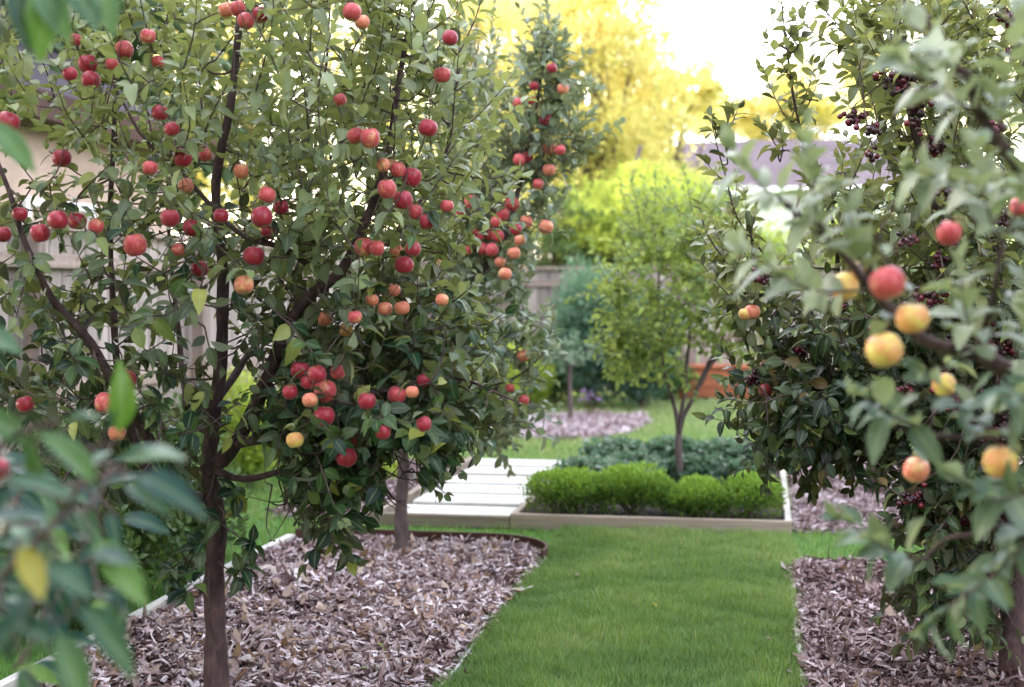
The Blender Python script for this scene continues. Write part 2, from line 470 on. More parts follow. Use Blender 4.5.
# ------------------------------------------------------------------ trees
class Tree:
    def __init__(s, name, label, cat, base, bark_m, leaf_m, group=None):
        s.root = thing(name, label, cat, base, group)
        s.sk = []; s.tw = MB(); s.bark, s.leafm = bark_m, leaf_m
        s.lp, s.ld, s.ln, s.ls, s.lt = [], [], [], [], []
        s.keep = []      # (x, y, D, radius px, prob) zones kept clear in front
        s.apples = []
    def limb(s, name, rows, r0, r1, sides=9, n=None, clear=0.0, wob=.008, power=1.0, skel=True, leaf=None):
        p = np.array([P(*r) for r in rows])
        L = np.linalg.norm(np.diff(p, axis=0), axis=1).sum()
        n = n or max(8, int(L/.05))
        q = spline(p, n)
        t = np.linspace(0, 1, n)
        w = np.zeros_like(q)
        for k in range(3):
            w += np.sin(t[:, None]*(L*(7+5*k))+rng.uniform(0, 6, 3))*wob/(k+1)
        w *= np.minimum(1, np.minimum(t, 1)*6)[:, None]
        q = q+w
        rad = r0+(r1-r0)*t**power
        rad = rad*(1+.06*np.sin(t*L*31+1)+.05*np.sin(t*L*57))
        if name == 'trunk': rad = rad*(1+.55*np.exp(-(q[:, 2]-q[0, 2])/.07))
        mb = MB(); tube(mb, q, rad, sides, rough=.05)
        mb.build(name, s.bark, s.root, smooth=True)
        if skel: s.sk += [(*a, b) for a, b in zip(q, rad)]
        if leaf: s.leafy(q, leaf[1], leaf[2], leaf[3], 55, leaf[0], .1)
        if clear > 0:
            x, y, d = proj(q)
            for a, b, c, rr in zip(x, y, d, rad):
                s.keep.append((a, b, c, max(4, rr*F/c*1.2), clear))
        return q
    def near(s, p):
        a = np.array(s.sk) if not isinstance(s.sk, np.ndarray) else s.sk
        d = np.linalg.norm(a[:, :3]-p, axis=1)
        return a[d.argmin()]
    def add_leaf(s, p, d, n, size, pale, tone=None):
        s.lp.append(p); s.ld.append(d); s.ln.append(n); s.ls.append(size)
        if tone is None and rng.random() < .025: tone = .98
        s.lt.append((np.clip(rng.normal(.30+.45*min(pale, .4), .29) if tone is None else tone, 0, .99), np.clip(pale*1.1-.05+rng.normal(0, .13), 0, 1)))  # tone follows paleness: lower crown painted darker, upper crown lighter
    def leafy(s, q, spacing, size, pale, ang=62, start=0.0, droop=0.0, tone=None):
        """alternate leaves along polyline q"""
        seg = np.linalg.norm(np.diff(q, axis=0), axis=1); L = seg.sum()
        cum = np.concatenate([[0], np.cumsum(seg)])
        m = max(2, int(L*(1-start)/spacing)); phi = rng.uniform(0, 6.28)
        for k in range(m):
            l = L*start + (L*(1-start))*(k+.7*rng.random())/m
            i = min(len(seg)-1, np.searchsorted(cum, l)-1); i = max(i, 0)
            f = (l-cum[i])/max(seg[i], 1e-6)
            p = q[i]*(1-f)+q[i+1]*f
            t = norm(q[i+1]-q[i])
            phi += 2.4+rng.normal(0, .25)
            u = norm(np.cross(t, [.3, .2, 1.0] if abs(t[2]) < .9 else [1, 0, 0])); w = np.cross(t, u)
            rd = math.cos(phi)*u+math.sin(phi)*w
            end = l/L
            a = R(ang*(1-.45*end)+rng.normal(0, 10))
            d = t*math.cos(a)+rd*math.sin(a)
            d = norm(d+np.array([0, 0, -droop*rng.random()]))
            n = norm(t*.7+np.array([0, 0, .85])+rng.normal(0, .25, 3))
            sz = size*rng.uniform(.7, 1.12)*(1 - .35*(end**3))
            s.add_leaf(p, d, n, sz, pale, tone)
        t = norm(q[-1]-q[-2])
        for k in range(2):
            s.add_leaf(q[-1], norm(t+rng.normal(0, .3, 3)), norm(np.cross(t, rng.normal(0, 1, 3))), size*rng.uniform(.45, .7), pale, tone)
    def rosette(s, p, ax, size, pale, k=None, droop=.2):
        k = k or rng.integers(4, 8); ph = rng.uniform(0, 6.28)
        u = norm(np.cross(ax, [.3, .5, .8])); w = np.cross(ax, u)
        for j in range(k):
            ph += 2*math.pi/k+rng.normal(0, .3)
            a = R(rng.uniform(50, 90))
            d = ax*math.cos(a)+(math.cos(ph)*u+math.sin(ph)*w)*math.sin(a)+np.array([0, 0, -droop*rng.random()])
            s.add_leaf(p, norm(d), norm(ax*.7+[0, 0, .6]+rng.normal(0, .2, 3)), size*rng.uniform(.65, 1.1), pale)
    def twig(s, a, b, r0, r1, n=6, bend=.12, leaf=None, sag=0.0):
        L = np.linalg.norm(b-a)
        mid = (a+b)/2+rng.normal(0, bend*L*.5, 3)+np.array([0, 0, -bend*L*.3-sag*L])
        q = spline(np.array([a, mid, b]), n)
        tube(s.tw, q, np.linspace(r0, r1, n), 5)
        s.sk = list(s.sk); s.sk += [(*x, y) for x, y in zip(q[1:], np.linspace(r0, r1, n)[1:])]
        return q
    def grow(s, blobs, leaf=.07, spacing=.022, maxtwig=.6, r=.0045, temps=None):
        """blobs: (x, y, rx, ry, D, rD, n, upness, Lmin, Lmax, pale, droop) in survey coordinates"""
        todo = []
        for (x, y, rx, ry, D, rD, n, up, l0, l1, pale, droop) in blobs:
            c = np.array([x, y, D])
            for _ in range(n):
                while True:
                    e = rng.uniform(-1, 1, 3)
                    if (e**2).sum() <= 1: break
                e = e*(.35+.65*(np.linalg.norm(e)))/max(np.linalg.norm(e), .3) if rng.random() < .3 else e
                todo.append((P(x+e[0]*rx, y+e[1]*ry, D+e[2]*rD), P(x, y, D), up, rng.uniform(l0, l1), pale, droop))
        base = np.array([q[:3] for q in s.sk])
        dist = [np.linalg.norm(base-t_[0], axis=1).min() for t_ in todo]
        for i in np.argsort(dist):
            p, c, up, L, pale, droop = todo[i]
            q = s.near(p); a = q[:3]
            out = norm(p-a)
            d = norm(out*.55+norm(p-c)*.25+np.array([0, 0, up])+rng.normal(0, .33, 3))
            dd = np.linalg.norm(p-a)
            if dd > .02:
                tq = s.twig(a, p, min(q[3]*.8, r*(1+dd*1.2)), r*.75, n=max(4, int(dd/.06)), bend=.16)
                if dd > .12:
                    s.leafy(tq, spacing*2.0, leaf, pale, 66, .35, droop)
            b = p+d*L
            sq = s.twig(p, b, r*.75, .0013, n=6, bend=.10, sag=droop*.12)
            s.leafy(sq, spacing*(.82 if up > .5 else 1), leaf, pale, 50 if up > .5 else 62, .03, droop*.8)
            if rng.random() < .6:
                s.rosette(p, norm(d+rng.normal(0, .5, 3)), leaf*1.0, pale, None, droop)
    def apple(s, x, y, D, kind, rpx=None):
        p = P(x, y, D); r = (rpx*D/F) if rpx else .036*rng.uniform(.88, 1.08)
        s.apples.append((p, kind, r))
        top = p+np.array([.003, .001, .042*r/.037])
        q = s.near(top+np.array([0, 0, .05])); a = q[:3]
        if np.linalg.norm(a-top) > .01:
            s.twig(a, top, min(q[3]*.7, .004), .0016, n=6, bend=.15)
        for _ in range(3):
            d = norm(rng.normal(0, 1, 3)*[1, 1, .5]+[0, 0, .15])
            s.add_leaf(top+[0, 0, .01], d, [0, 0, 1.]+rng.normal(0, .3, 3), .065*rng.uniform(.7, 1.1), .15)
        s.keep.append((x, y, D, r*F/D*.95, .8))
    def finish(s, temps=None, leafname='leaves', tint_fn=None):
        p = np.array(s.lp); sz = np.array(s.ls); d = norm(np.array(s.ld))
        ctr = p+d*sz[:, None]*.55
        x, y, dep = proj(ctr)
        keep = np.ones(len(p), bool)
        for (a, b, c, rr, pr) in s.keep:
            hit = (np.hypot(x-a, y-b) < rr+.22*sz*F/dep) & (dep < c+.01)
            keep &= ~(hit & (rng.random(len(p)) < pr))
        keep &= (p[:, 2] > .05)
        lt = np.array(s.lt)
        leaves_mesh(leafname, p[keep], d[keep], np.array(s.ln)[keep], sz[keep], s.leafm, s.root, lt[keep], temps)
        if s.tw.n: s.tw.build('twigs', M['twig'], s.root, smooth=True)
        for (pp, k, r) in s.apples: put_apple(s.root, pp, k, r)
        return keep.sum()

def GP(x, y, z=0.0):
    d = P(x, y, 1.0)-CP
    k = (z-H)/d[2]
    q = CP+d*k
    return np.array([q[0], q[1], z])
def GD(x, y):
    return float((GP(x, y)-CP) @ FW)

# ------------------------------------------------------------------ light
SUN_EL, SUN_AZ = R(24), R(72)        # azimuth measured to the left of the garden axis
sd = np.array([-math.sin(SUN_AZ)*math.cos(SUN_EL), math.cos(SUN_AZ)*math.cos(SUN_EL), math.sin(SUN_EL)])
w = bpy.data.worlds.new('World'); bpy.context.scene.world = w; w.use_nodes = True
t = w.node_tree; bg = t.nodes['Background']
sky = t.nodes.new('ShaderNodeTexSky'); sky.sky_type = 'NISHITA'; sky.sun_disc = False
sky.sun_elevation = SUN_EL; sky.sun_rotation = -SUN_AZ
sky.air_density = 1.2; sky.dust_density = 2.5; sky.ozone_density = 1.5
hs = t.nodes.new('ShaderNodeHueSaturation'); hs.inputs['Saturation'].default_value = .45; hs.inputs['Value'].default_value = 12.3
t.links.new(sky.outputs[0], hs.inputs['Color'])
tintn = t.nodes.new('ShaderNodeMix'); tintn.data_type = 'RGBA'; tintn.blend_type = 'MULTIPLY'; tintn.inputs[0].default_value = 1
t.links.new(hs.outputs[0], tintn.inputs[6]); tintn.inputs[7].default_value = (1.0, .95, .95, 1)
t.links.new(tintn.outputs[2], bg.inputs[0]); bg.inputs[1].default_value = .15
sl = bpy.data.lights.new('sun', 'SUN'); sl.energy = 5.0; sl.angle = R(.6); sl.color = (1, .86, .66)
so = bpy.data.objects.new('sun', sl); C.objects.link(so)
so.rotation_euler = Vector(sd).to_track_quat('Z', 'Y').to_euler()

sc = bpy.context.scene
sc.view_settings.view_transform = 'Standard'; sc.view_settings.look = 'None'; sc.view_settings.exposure = 0
sc.render.engine = 'CYCLES'
sc.cycles.use_denoising = True
sc.cycles.max_bounces = 6; sc.cycles.diffuse_bounces = 2; sc.cycles.glossy_bounces = 2; sc.cycles.transmission_bounces = 4
sc.cycles.caustics_reflective = False; sc.cycles.caustics_refractive = False
sc.cycles.sample_clamp_indirect = 8

# ------------------------------------------------------------------ ground
def sheet(name, x0, x1, y0, y1, z, mat, kind='structure', n=1):
    xs = np.linspace(x0, x1, n+1); ys = np.linspace(y0, y1, n+1)
    X, Y = np.meshgrid(xs, ys); v = np.stack([X, Y, np.full_like(X, z)], -1).reshape(-1, 3)
    f = np.array([[j*(n+1)+i, j*(n+1)+i+1, (j+1)*(n+1)+i+1, (j+1)*(n+1)+i] for j in range(n) for i in range(n)])
    return tag(mk(name, v, f, mat, smooth=False), kind=kind)
sheet('lawn', -300, 300, -50, 900, 0, M['lawn'])

# planting beds: outlines in plan
B1X0, B1X1, B1Y1 = -2.62, -1.15, 7.82       # left mulch bed
def bed1_outline():
    pts = [(B1X0, 2.5), (B1X1, 2.5)]
    r = .38
    for k in range(9):
        a = k/8*math.pi/2
        pts.append((B1X1-r+r*math.cos(a), B1Y1-r+r*math.sin(a)))
    r = .12
    for k in range(4):
        a = math.pi/2+k/3*math.pi/2
        pts.append((B1X0+r+r*math.cos(a), B1Y1-r+r*math.sin(a)))
    return pts
def poly_sheet(name, pts, z, mat):
    v = np.array([(x, y, z) for x, y in pts])
    return tag(mk(name, v, np.array([list(range(len(pts)))]), mat, smooth=False), kind='structure')
def rect(x0, x1, y0, y1): return [(x0, y0), (x1, y0), (x1, y1), (x0, y1)]
BED = {
 'left': bed1_outline(),
 'right': rect(.165, 3.6, 2.5, 7.56),
 'right_back': rect(.2, 3.6, 8.6, 12.6),
 'back': None, 'side': rect(-3.1, -2.34, 8.6, 11.6)}
# bed round the little tree near the back fence
bc = []
for (x, y) in ((500, 440), (508, 428), (535, 418), (592, 416), (645, 417), (650, 424), (634, 434), (590, 441)):
    q = GP(x, y); bc.append((q[0], q[1]))
BED['back'] = bc
for nm, o in BED.items():
    poly_sheet('mulch_ground', o, .006, M['mulch_bed'] if nm in ('left', 'right') else M['gravel'])

def inside(poly, x, y):
    c = np.zeros(len(x), bool); j = len(poly)-1
    for i in range(len(poly)):
        xi, yi = poly[i]; xj, yj = poly[j]
        cond = ((yi > y) != (yj > y)) & (x < (xj-xi)*(y-yi)/((yj-yi) or 1e-9)+xi)
        c ^= cond; j = i
    return c

def chips(name, poly, n, zmax, scale=1.0, ymin=None, seed=1, tr=(0, 1)):
    g = np.random.default_rng(seed)
    a = np.array(poly); lo, hi = a.min(0).copy(), a.max(0)
    if ymin: lo[1] = ymin
    x = g.uniform(lo[0], hi[0], n*3); y = g.uniform(lo[1], hi[1], n*3)
    px, py, pd = proj(np.stack([x, y, 0*x], -1))
    ok = inside(poly, x, y) & (px > -60) & (px < 1084) & (py < 760)
    x, y = x[ok][:n], y[ok][:n]; n = len(x); st = g.random(n) < .06; x = x+g.normal(0, .035, n)*st; y = y+g.normal(0, .035, n)*st
    z = g.uniform(.004, zmax, n)**1.0 + .012*np.sin(x*9)*np.cos(y*7)
    L = (g.gamma(2.6, .018, n)+.014)*scale; W = L*g.uniform(.1, .42, n); W = np.minimum(W, .021*scale)
    yaw = g.uniform(0, 2*math.pi, n); pit = g.normal(0, .28, n); rol = g.normal(0, .45, n)
    cur = g.normal(0, .9, n)*(g.random(n) < .6); cup = g.normal(.2, .4, n)
    S = np.linspace(-.5, .5, 6); K = np.array([-.5, 0, .5])
    taper = 1-.75*np.abs(S*2)**g.uniform(1.2, 4)
    u = S[None, :, None]*L[:, None, None]*np.ones((1, 1, 3)); 
    bend = g.normal(0, .25, n)
    vv = K[None, None, :]*W[:, None, None]*taper[None, :, None]+bend[:, None, None]*(S[None, :, None]**2)*L[:, None, None]
    ww = cur[:, None, None]*(S[None, :, None]**2-.08)*L[:, None, None]*1.1+cup[:, None, None]*np.abs(K)[None, None, :]*W[:, None, None]
    ww = ww+.004*g.normal(0, 1, (n, 6, 1))*scale*.5
    p = np.stack([u, vv, ww], -1)
    def rot(p, ang, i, j):
        c, s_ = np.cos(ang)[:, None, None], np.sin(ang)[:, None, None]
        a_, b_ = p[..., i].copy(), p[..., j].copy()
        p[..., i] = a_*c-b_*s_; p[..., j] = a_*s_+b_*c
    rot(p, rol, 1, 2); rot(p, pit, 0, 2); rot(p, yaw, 0, 1)
    p = p+np.stack([x, y, z+.012], -1)[:, None, None, :]
    p[..., 2] = np.maximum(p[..., 2], .007)
    f0 = np.array([[i*3+k, i*3+k+1, (i+1)*3+k+1, (i+1)*3+k] for i in range(5) for k in range(2)])
    f = (f0[None]+(np.arange(n)*18)[:, None, None]).reshape(-1, 4)
    tn = np.zeros((n, 18, 3)); tn[..., 0] = np.clip(g.beta(1.7, 1.35, n)+.16*np.sin(x*4+np.cos(y*3))*np.sin(y*3.3)+.1*np.sin(x*15+y*9), 0, .99)[:, None]*(tr[1]-tr[0])+tr[0]; tn[..., 1] = g.random(n)[:, None]
    o = mk(name, p.reshape(-1, 3), f, M['chip'], attr=tn.reshape(-1, 3))
    return o
tag(chips('wood_chip_mulch', BED['left'], 29000, .035, ymin=4.7, seed=1), 'shredded pinkish grey bark and dry leaf mulch under the nearest apple tree', 'mulch', kind='stuff')
tag(chips('wood_chip_mulch', BED['right'], 23000, .035, ymin=4.7, seed=2, tr=(0, .74)), 'shredded purplish bark mulch around the cherry tree trunk at the right', 'mulch', kind='stuff')
tag(chips('wood_chip_mulch', BED['right_back'], 22000, .025, .8, seed=3, tr=(.1, .8)), 'out of focus purplish bark mulch right of the raised bed', 'mulch', kind='stuff')
tag(chips('wood_chip_mulch', BED['back'], 12000, .03, 1.2, seed=4, tr=(.3, .9)), 'pale bark mulch patch around the little tree near the back fence', 'mulch', kind='stuff')
tag(chips('wood_chip_mulch', BED['side'], 5000, .03, 1.0, seed=5, tr=(.1, .7)), 'reddish bark mulch strip left of the paved path', 'mulch', kind='stuff')

def litter(poly, n, label, seed, ymin=4.8):
    g = np.random.default_rng(seed); a = np.array(poly)
    x = g.uniform(a[:, 0].min(), a[:, 0].max(), n*2); y = g.uniform(ymin, a[:, 1].max(), n*2)
    ok = inside(poly, x, y); x, y = x[ok][:n], y[ok][:n]; n = len(x)
    d = norm(np.stack([g.normal(0, 1, n), g.normal(0, 1, n), g.normal(0, .15, n)], -1))
    nr = np.stack([g.normal(0, .35, n), g.normal(0, .35, n), np.ones(n)*g.choice([-1, 1], n)], -1)
    o = leaves_mesh('leaf_litter', np.stack([x, y, g.uniform(.045, .06, n)], -1), d, nr, g.uniform(.035, .07, n), M['dry_leaf'], None, np.stack([g.random(n), 0*x], -1), LN)
    tag(o, label, 'leaf litter', kind='stuff')
M['dry_leaf'] = leaf_mat('dry_leaf', [(0, (.1, .045, .03)), (.35, (.26, .15, .1)), (.7, (.46, .34, .26)), (.93, (.6, .48, .4)), (1, (.4, .36, .06))], (.42, .32, .27), (.4, .25, .1), .12, .6, .3)
litter(BED['left'], 420, 'curled dry leaves scattered over the left mulch bed', 5)
litter(BED['right'], 260, 'curled dry leaves scattered over the right mulch bed', 6)
# --- grass
def grass(name, n, x0, x1, y0, y1, h, wd, seed, holes):
    g = np.random.default_rng(seed)
    x = g.uniform(x0, x1, n); y = g.uniform(y0, y1, n)
    px, py, pd = proj(np.stack([x, y, 0*x], -1))
    ok = (px > -30) & (px < 1054) & (py < 745)
    for hpoly in holes: ok &= ~inside(hpoly, x, y)
    x, y = x[ok], y[ok]; n = len(x)
    clump = .5+.5*np.sin(x*3.1+1.7*np.sin(y*2.3))*np.cos(y*2.7+1.3*np.sin(x*4.1))
    clump2 = .5+.5*np.sin(x*13+2*np.sin(y*9))*np.cos(y*11+np.sin(x*17))
    hh = h*g.uniform(.55, 1.25, n)*(.6+.35*clump+.55*clump2)
    yaw = g.uniform(0, 2*math.pi, n); lean = np.abs(g.normal(.55, .38, n))
    s = np.array([0, .4, .75, 1.0]); wv = np.array([1, .85, .55, .06])
    dx, dy = np.cos(yaw), np.sin(yaw)
    px_, py_ = -dy, dx
    wyaw = g.uniform(.6, 1.3, n)*wd
    out = lean[:, None]*hh[:, None]*(s[None]**1.8); z = hh[:, None]*s[None]*np.cos(lean*.6)[:, None]
    cx = x[:, None]+dx[:, None]*out; cy = y[:, None]+dy[:, None]*out
    v = np.zeros((n, 4, 2, 3))
    for k, sg in enumerate((-.5, .5)):
        v[:, :, k, 0] = cx+sg*px_[:, None]*wyaw[:, None]*wv; v[:, :, k, 1] = cy+sg*py_[:, None]*wyaw[:, None]*wv; v[:, :, k, 2] = z
    f0 = np.array([[i*2, i*2+1, i*2+3, i*2+2] for i in range(3)])
    f = (f0[None]+(np.arange(n)*8)[:, None, None]).reshape(-1, 4)
    tn = np.zeros((n, 8, 3))
    pat = np.sin(x*5.3+np.sin(y*4)*2)*np.sin(y*3.9+x*2)
    tn[..., 0] = np.clip(g.normal(.42, .27, n)+.22*pat+.4*(clump-.5)+.08*(y-6.5)+(g.random(n) < .03)*.5, 0, 1)[:, None]  # lighter with distance and in clumps: sunlit patches painted into the blades
    tn[..., 1] = np.clip(g.normal(.2, .22, n)+.4*(.5-clump2)+.3*(.5-clump), 0, .8)[:, None]; tn[..., 2] = .6
    return mk(name, v.reshape(-1, 3), f, M['grass'], attr=tn.reshape(-1, 3))
raised = rect(-1.53, .19, 8.41, 11.1); path_r = rect(-2.36, -1.45, 8.41, 11.52)
holes = [BED[k] for k in BED]+[raised, path_r]
tag(grass('grass', 150000, B1X1-.02, .17, 4.6, 8.8, .052, .0032, 11, holes), 'mown grass strip running between the two mulch beds', 'grass', kind='stuff')
tag(grass('grass', 130000, -6.5, 4, 4.6, 12.5, .045, .006, 12, holes+[rect(B1X1, .165, 0, 8.5)]), 'shorter lawn grass around the beds and behind the first trees', 'grass', kind='stuff')
tag(grass('grass', 120000, -7, 9, 12.0, 21, .05, .012, 13, holes+[rect(-20, 20, 0, 12.4)]), 'bright far lawn in front of the back fence', 'grass', kind='stuff')

# --- edgings
def strip(name, pts, th, z0, z1, mat, label, group=None):
    """upright edging band following plan points"""
    p = np.array(pts, float); tg = norm(np.gradient(p, axis=0)); nn = np.stack([-tg[:, 1], tg[:, 0]], -1)
    a, b = p+nn*th/2, p-nn*th/2; n = len(p); v = []
    for i in range(n):
        v += [(*a[i], z0), (*b[i], z0), (*b[i], z1), (*a[i], z1)]
    f = [[i*4+k, i*4+(k+1) % 4, (i+1)*4+(k+1) % 4, (i+1)*4+k] for i in range(n-1) for k in range(4)]
    f += [[0, 3, 2, 1], [n*4-4, n*4-3, n*4-2, n*4-1]]
    return tag(mk(name, v, np.array(f), mat, smooth=False, attr=np.full((n*4, 3), .6)), label, 'edging', group)
r = .40; arc = [(B1X1+.02-r+r*math.cos(a), B1Y1+.03-r+r*math.sin(a)) for a in np.linspace(-.2, math.pi/2, 14)]
strip('bed_edging', arc+[(-1.9, B1Y1+.03), (-2.3, B1Y1+.04), (B1X0-.02, B1Y1-.02)], .014, 0, .078, M['edge_brown'], 'thin dark brown band curving round the far end of the left mulch bed')
strip('bed_edging', [(B1X0-.03, 4.0), (B1X0-.02, 5.2), (B1X0-.04, 6.4), (B1X0-.03, 7.2), (B1X0-.02, 7.72)], .045, 0, .06, M['white_edge'], 'pale timber edging along the fence side of the left mulch bed')
strip('bed_edging', [(B1X1+.0, 4.0), (B1X1+.02, 5.2), (B1X1-.01, 6.4), (B1X1+.01, 7.0), (B1X1+.02, 7.3)], .012, 0, .028, M['white_edge'], 'thin pale strip between left mulch bed and grass')
strip('bed_edging', [(.15, 4.0), (.155, 5.2), (.145, 6.4), (.155, 7.55)], .016, 0, .03, M['white_edge'], 'thin pale strip between grass and right mulch bed')
strip('bed_edging', [(.17, 7.585), (1.4, 7.59), (3.6, 7.58)], .02, 0, .03, M['white_edge'], 'pale strip closing the far end of the right mulch bed')

# --- raised bed
rb = thing('raised_bed', 'low timber framed raised bed holding bushes and a young tree', 'raised bed', (-.64, 9.75, 0))
for (x0, x1, y0, y1, m) in ((-1.5, .175, 8.44, 8.48, 'board'), (.135, .175, 8.484, 10.98, 'board_pale'), (-1.5, .175, 10.984, 11.024, 'board'), (-1.5, -1.46, 8.484, 10.98, 'board')):
    b = MB(); b.box(x0, x1, y0, y1, 0, .097, (.75, 0, 0), .005); b.build('board', M[m], rb, tint=True)
b = MB(); b.box(-1.458, .133, 8.483, 10.98, 0, .07, (.5, 0, 0)); b.build('soil', M['soil'], rb)
b = MB(); b.box(-2.4, -1.506, 8.44, 8.48, 0, .08, (.25, 0, 0), .005)
tag(b.build('timber_edging', M['board'], tint=True), 'weathered brown board across the front end of the paved path', 'edging')

# --- path
sheet('path', -2.3, -1.506, 8.49, 11.5, .008, M['soil'])
nsl = 6; y = 8.5
ords = ['frontmost wide pale slab of the path, just behind the brown board', 'second pale path slab counted from the front board', 'third pale path slab counted from the front board', 'fourth pale path slab counted from the front board',
        'last but one pale path slab towards the far lawn', 'farthest pale path slab, touching the far lawn']
for k in range(nsl):
    dd = .50
    b = MB(); b.box(-2.26+.01*math.sin(k*2.1), -1.512-.008*math.cos(k*1.3), y, y+dd-.12, .01, .07+.004*math.sin(k*1.7), None, .008)
    tag(b.build('path_slab', M['slab']), ords[k], 'paving slab', 'pale slabs of the garden path'); y += dd
strip('bed_edging', [(-2.34, 8.5), (-2.335, 10), (-2.34, 11.5)], .035, 0, .085, M['board'], 'weathered board running along the left side of the paved path')

# ------------------------------------------------------------------ fences
def fence(name, label, x0, x1, y, h, axis='x', face=-1, seed=0, gapz=.06, trim=None):
    """vertical board fence > panel boards, rails, posts; axis x: runs along x at y"""
    g = np.random.default_rng(seed)
    root = thing(name, label, 'fence', ((x0+x1)/2, y, 0) if axis == 'x' else (y, (x0+x1)/2, 0))
    def mat4(): return None
    def bx(mb, a0, a1, d0, d1, z0, z1, tint, bev=.004):
        if axis == 'x': mb.box(a0, a1, y+min(d0, d1), y+max(d0, d1), z0, z1, tint, bev)
        else: mb.box(y+min(d0, d1), y+max(d0, d1), a0, a1, z0, z1, tint, bev)
    b = MB(); x = x0
    while x < x1:
        wd = .14+g.normal(0, .002)
        bx(b, x, min(x+wd, x1), -.01, .01, gapz, h+g.normal(0, .004), (g.uniform(.2, 1), 0, 0))
        x += wd+g.uniform(.008, .02)
    b.build('board_panel', M['fence'], root, tint=True)
    for z in (.35, .80, h-.22):
        b = MB(); bx(b, x0, x1, face*.014, face*.055, z, z+.085, (.7, 0, 0)); b.build('rail', M['fence_rail'], root, tint=True)
    b = MB(); bx(b, x0, x1, -.07, .07, h+.008, h+.045, (.9, 0, 0)); b.build('top_cap', M['fence_rail'], root, tint=True)
    k = x0+.9
    while k < x1:
        b = MB(); bx(b, k, k+.09, face*.058, face*.148, 0, h+.002, (.3, 0, 0)); b.build('post', M['fence_rail'], root, tint=True)
        k += 2.4
    return root
fence('board_fence', 'weathered pinkish board fence across the back of the garden', -4.4, 8.0, 19.2, 1.72, 'x', -1, 1)
fence('board_fence', 'weathered board fence with horizontal rails along the left side of the garden', 4.2, 19.0, -4.2, 1.8, 'y', 1, 2)

# --- orange wooden planter in front of the back fence
pr = thing('wooden_planter', 'long low orange wooden planter box in front of the back fence', 'planter', tuple(GP(722, 401)))
c = GP(722, 401); D = GD(722, 401); x0, x1 = c[0]-.55, c[0]+.75; y0 = c[1]; hh = .42
for k in range(3):
    b = MB(); b.box(x0, x1, y0, y0+.03, .05+k*.125, .05+k*.125+.118, (.5+.2*k, 0, 0), .006); b.build('side_board', M['orange'], pr, tint=True)
b = MB(); b.box(x0, x1, y0+.036, y0+.5, .03, .34, (.2, 0, 0)); b.build('box', M['orange'], pr, tint=True)
b = MB(); b.box(x0-.03, x1+.03, y0-.03, y0+.54, .425, .46, (1, 0, 0), .006); b.build('rim', M['orange'], pr, tint=True)
for xx in (x0-.012, x1-.05):
    b = MB(); b.box(xx, xx+.06, y0-.022, y0-.002, 0, .42, (.1, 0, 0), .004); b.build('corner_post', M['orange'], pr, tint=True)

# --- houses
def gable_house(name, label, x0, x1, y0, y1, eave, ridge, wallm, roofm, windows=(), over=.35):
    root = thing(name, label, 'house', ((x0+x1)/2, (y0+y1)/2, 0))
    b = MB(); b.box(x0, x1, y0, y1, 0, eave-.005); b.build('wall', wallm, root)
    ym = (y0+y1)/2
    v = [(x0-over, y0-over, eave), (x1+over, y0-over, eave), (x1+over, y1+over, eave), (x0-over, y1+over, eave),
         (x0+1.0, ym, ridge), (x1-1.0, ym, ridge)]
    v += [(a, b_, c_+.09) for a, b_, c_ in v[:4]]
    f = [np.array([[6, 7, 5, 4], [8, 9, 4, 5]]), np.array([[7, 8, 5], [9, 6, 4]]), np.array([[0, 3, 2, 1], [0, 1, 7, 6], [1, 2, 8, 7], [2, 3, 9, 8], [3, 0, 6, 9]])]
    rf = mk('roof', v, f, roofm, root, smooth=False)
    b = MB()
    b.box(x0-over-.1, x1+over+.1, y0-over-.12, y0-over-.005, eave-.06, eave+.12, None, .01)
    b.build('gutter', M['white_trim'], root)
    for (wx, wz, ww, wh) in windows:
        b = MB()
        for (a0, a1, z0, z1) in ((wx-.08, wx, wz-.08, wz+wh+.08), (wx+ww, wx+ww+.08, wz-.08, wz+wh+.08), (wx+.002, wx+ww-.002, wz+wh, wz+wh+.08), (wx+.002, wx+ww-.002, wz-.08, wz)):
            b.box(a0, a1, y0-.05, y0-.002, z0, z1)
        wn = b.build('window', M['white_trim'], root)
        b = MB(); b.box(wx+.002, wx+ww-.002, y0-.02, y0-.004, wz+.002, wz+wh-.002); b.build('pane', M['glass'], wn)
    return root
hb = P(672, 190, 34)
gable_house('neighbour_house', 'pale house with mauve shingle roof and white gutter beyond the back fence', hb[0]-.9, hb[0]+7.5, hb[1], hb[1]+7, hb[2]-.1, 5.35, M['house_wall'], M['roof'], [(hb[0]+.6, 1.6, 1.2, 1.2), (hb[0]+4, 1.6, 1.6, 1.2)])
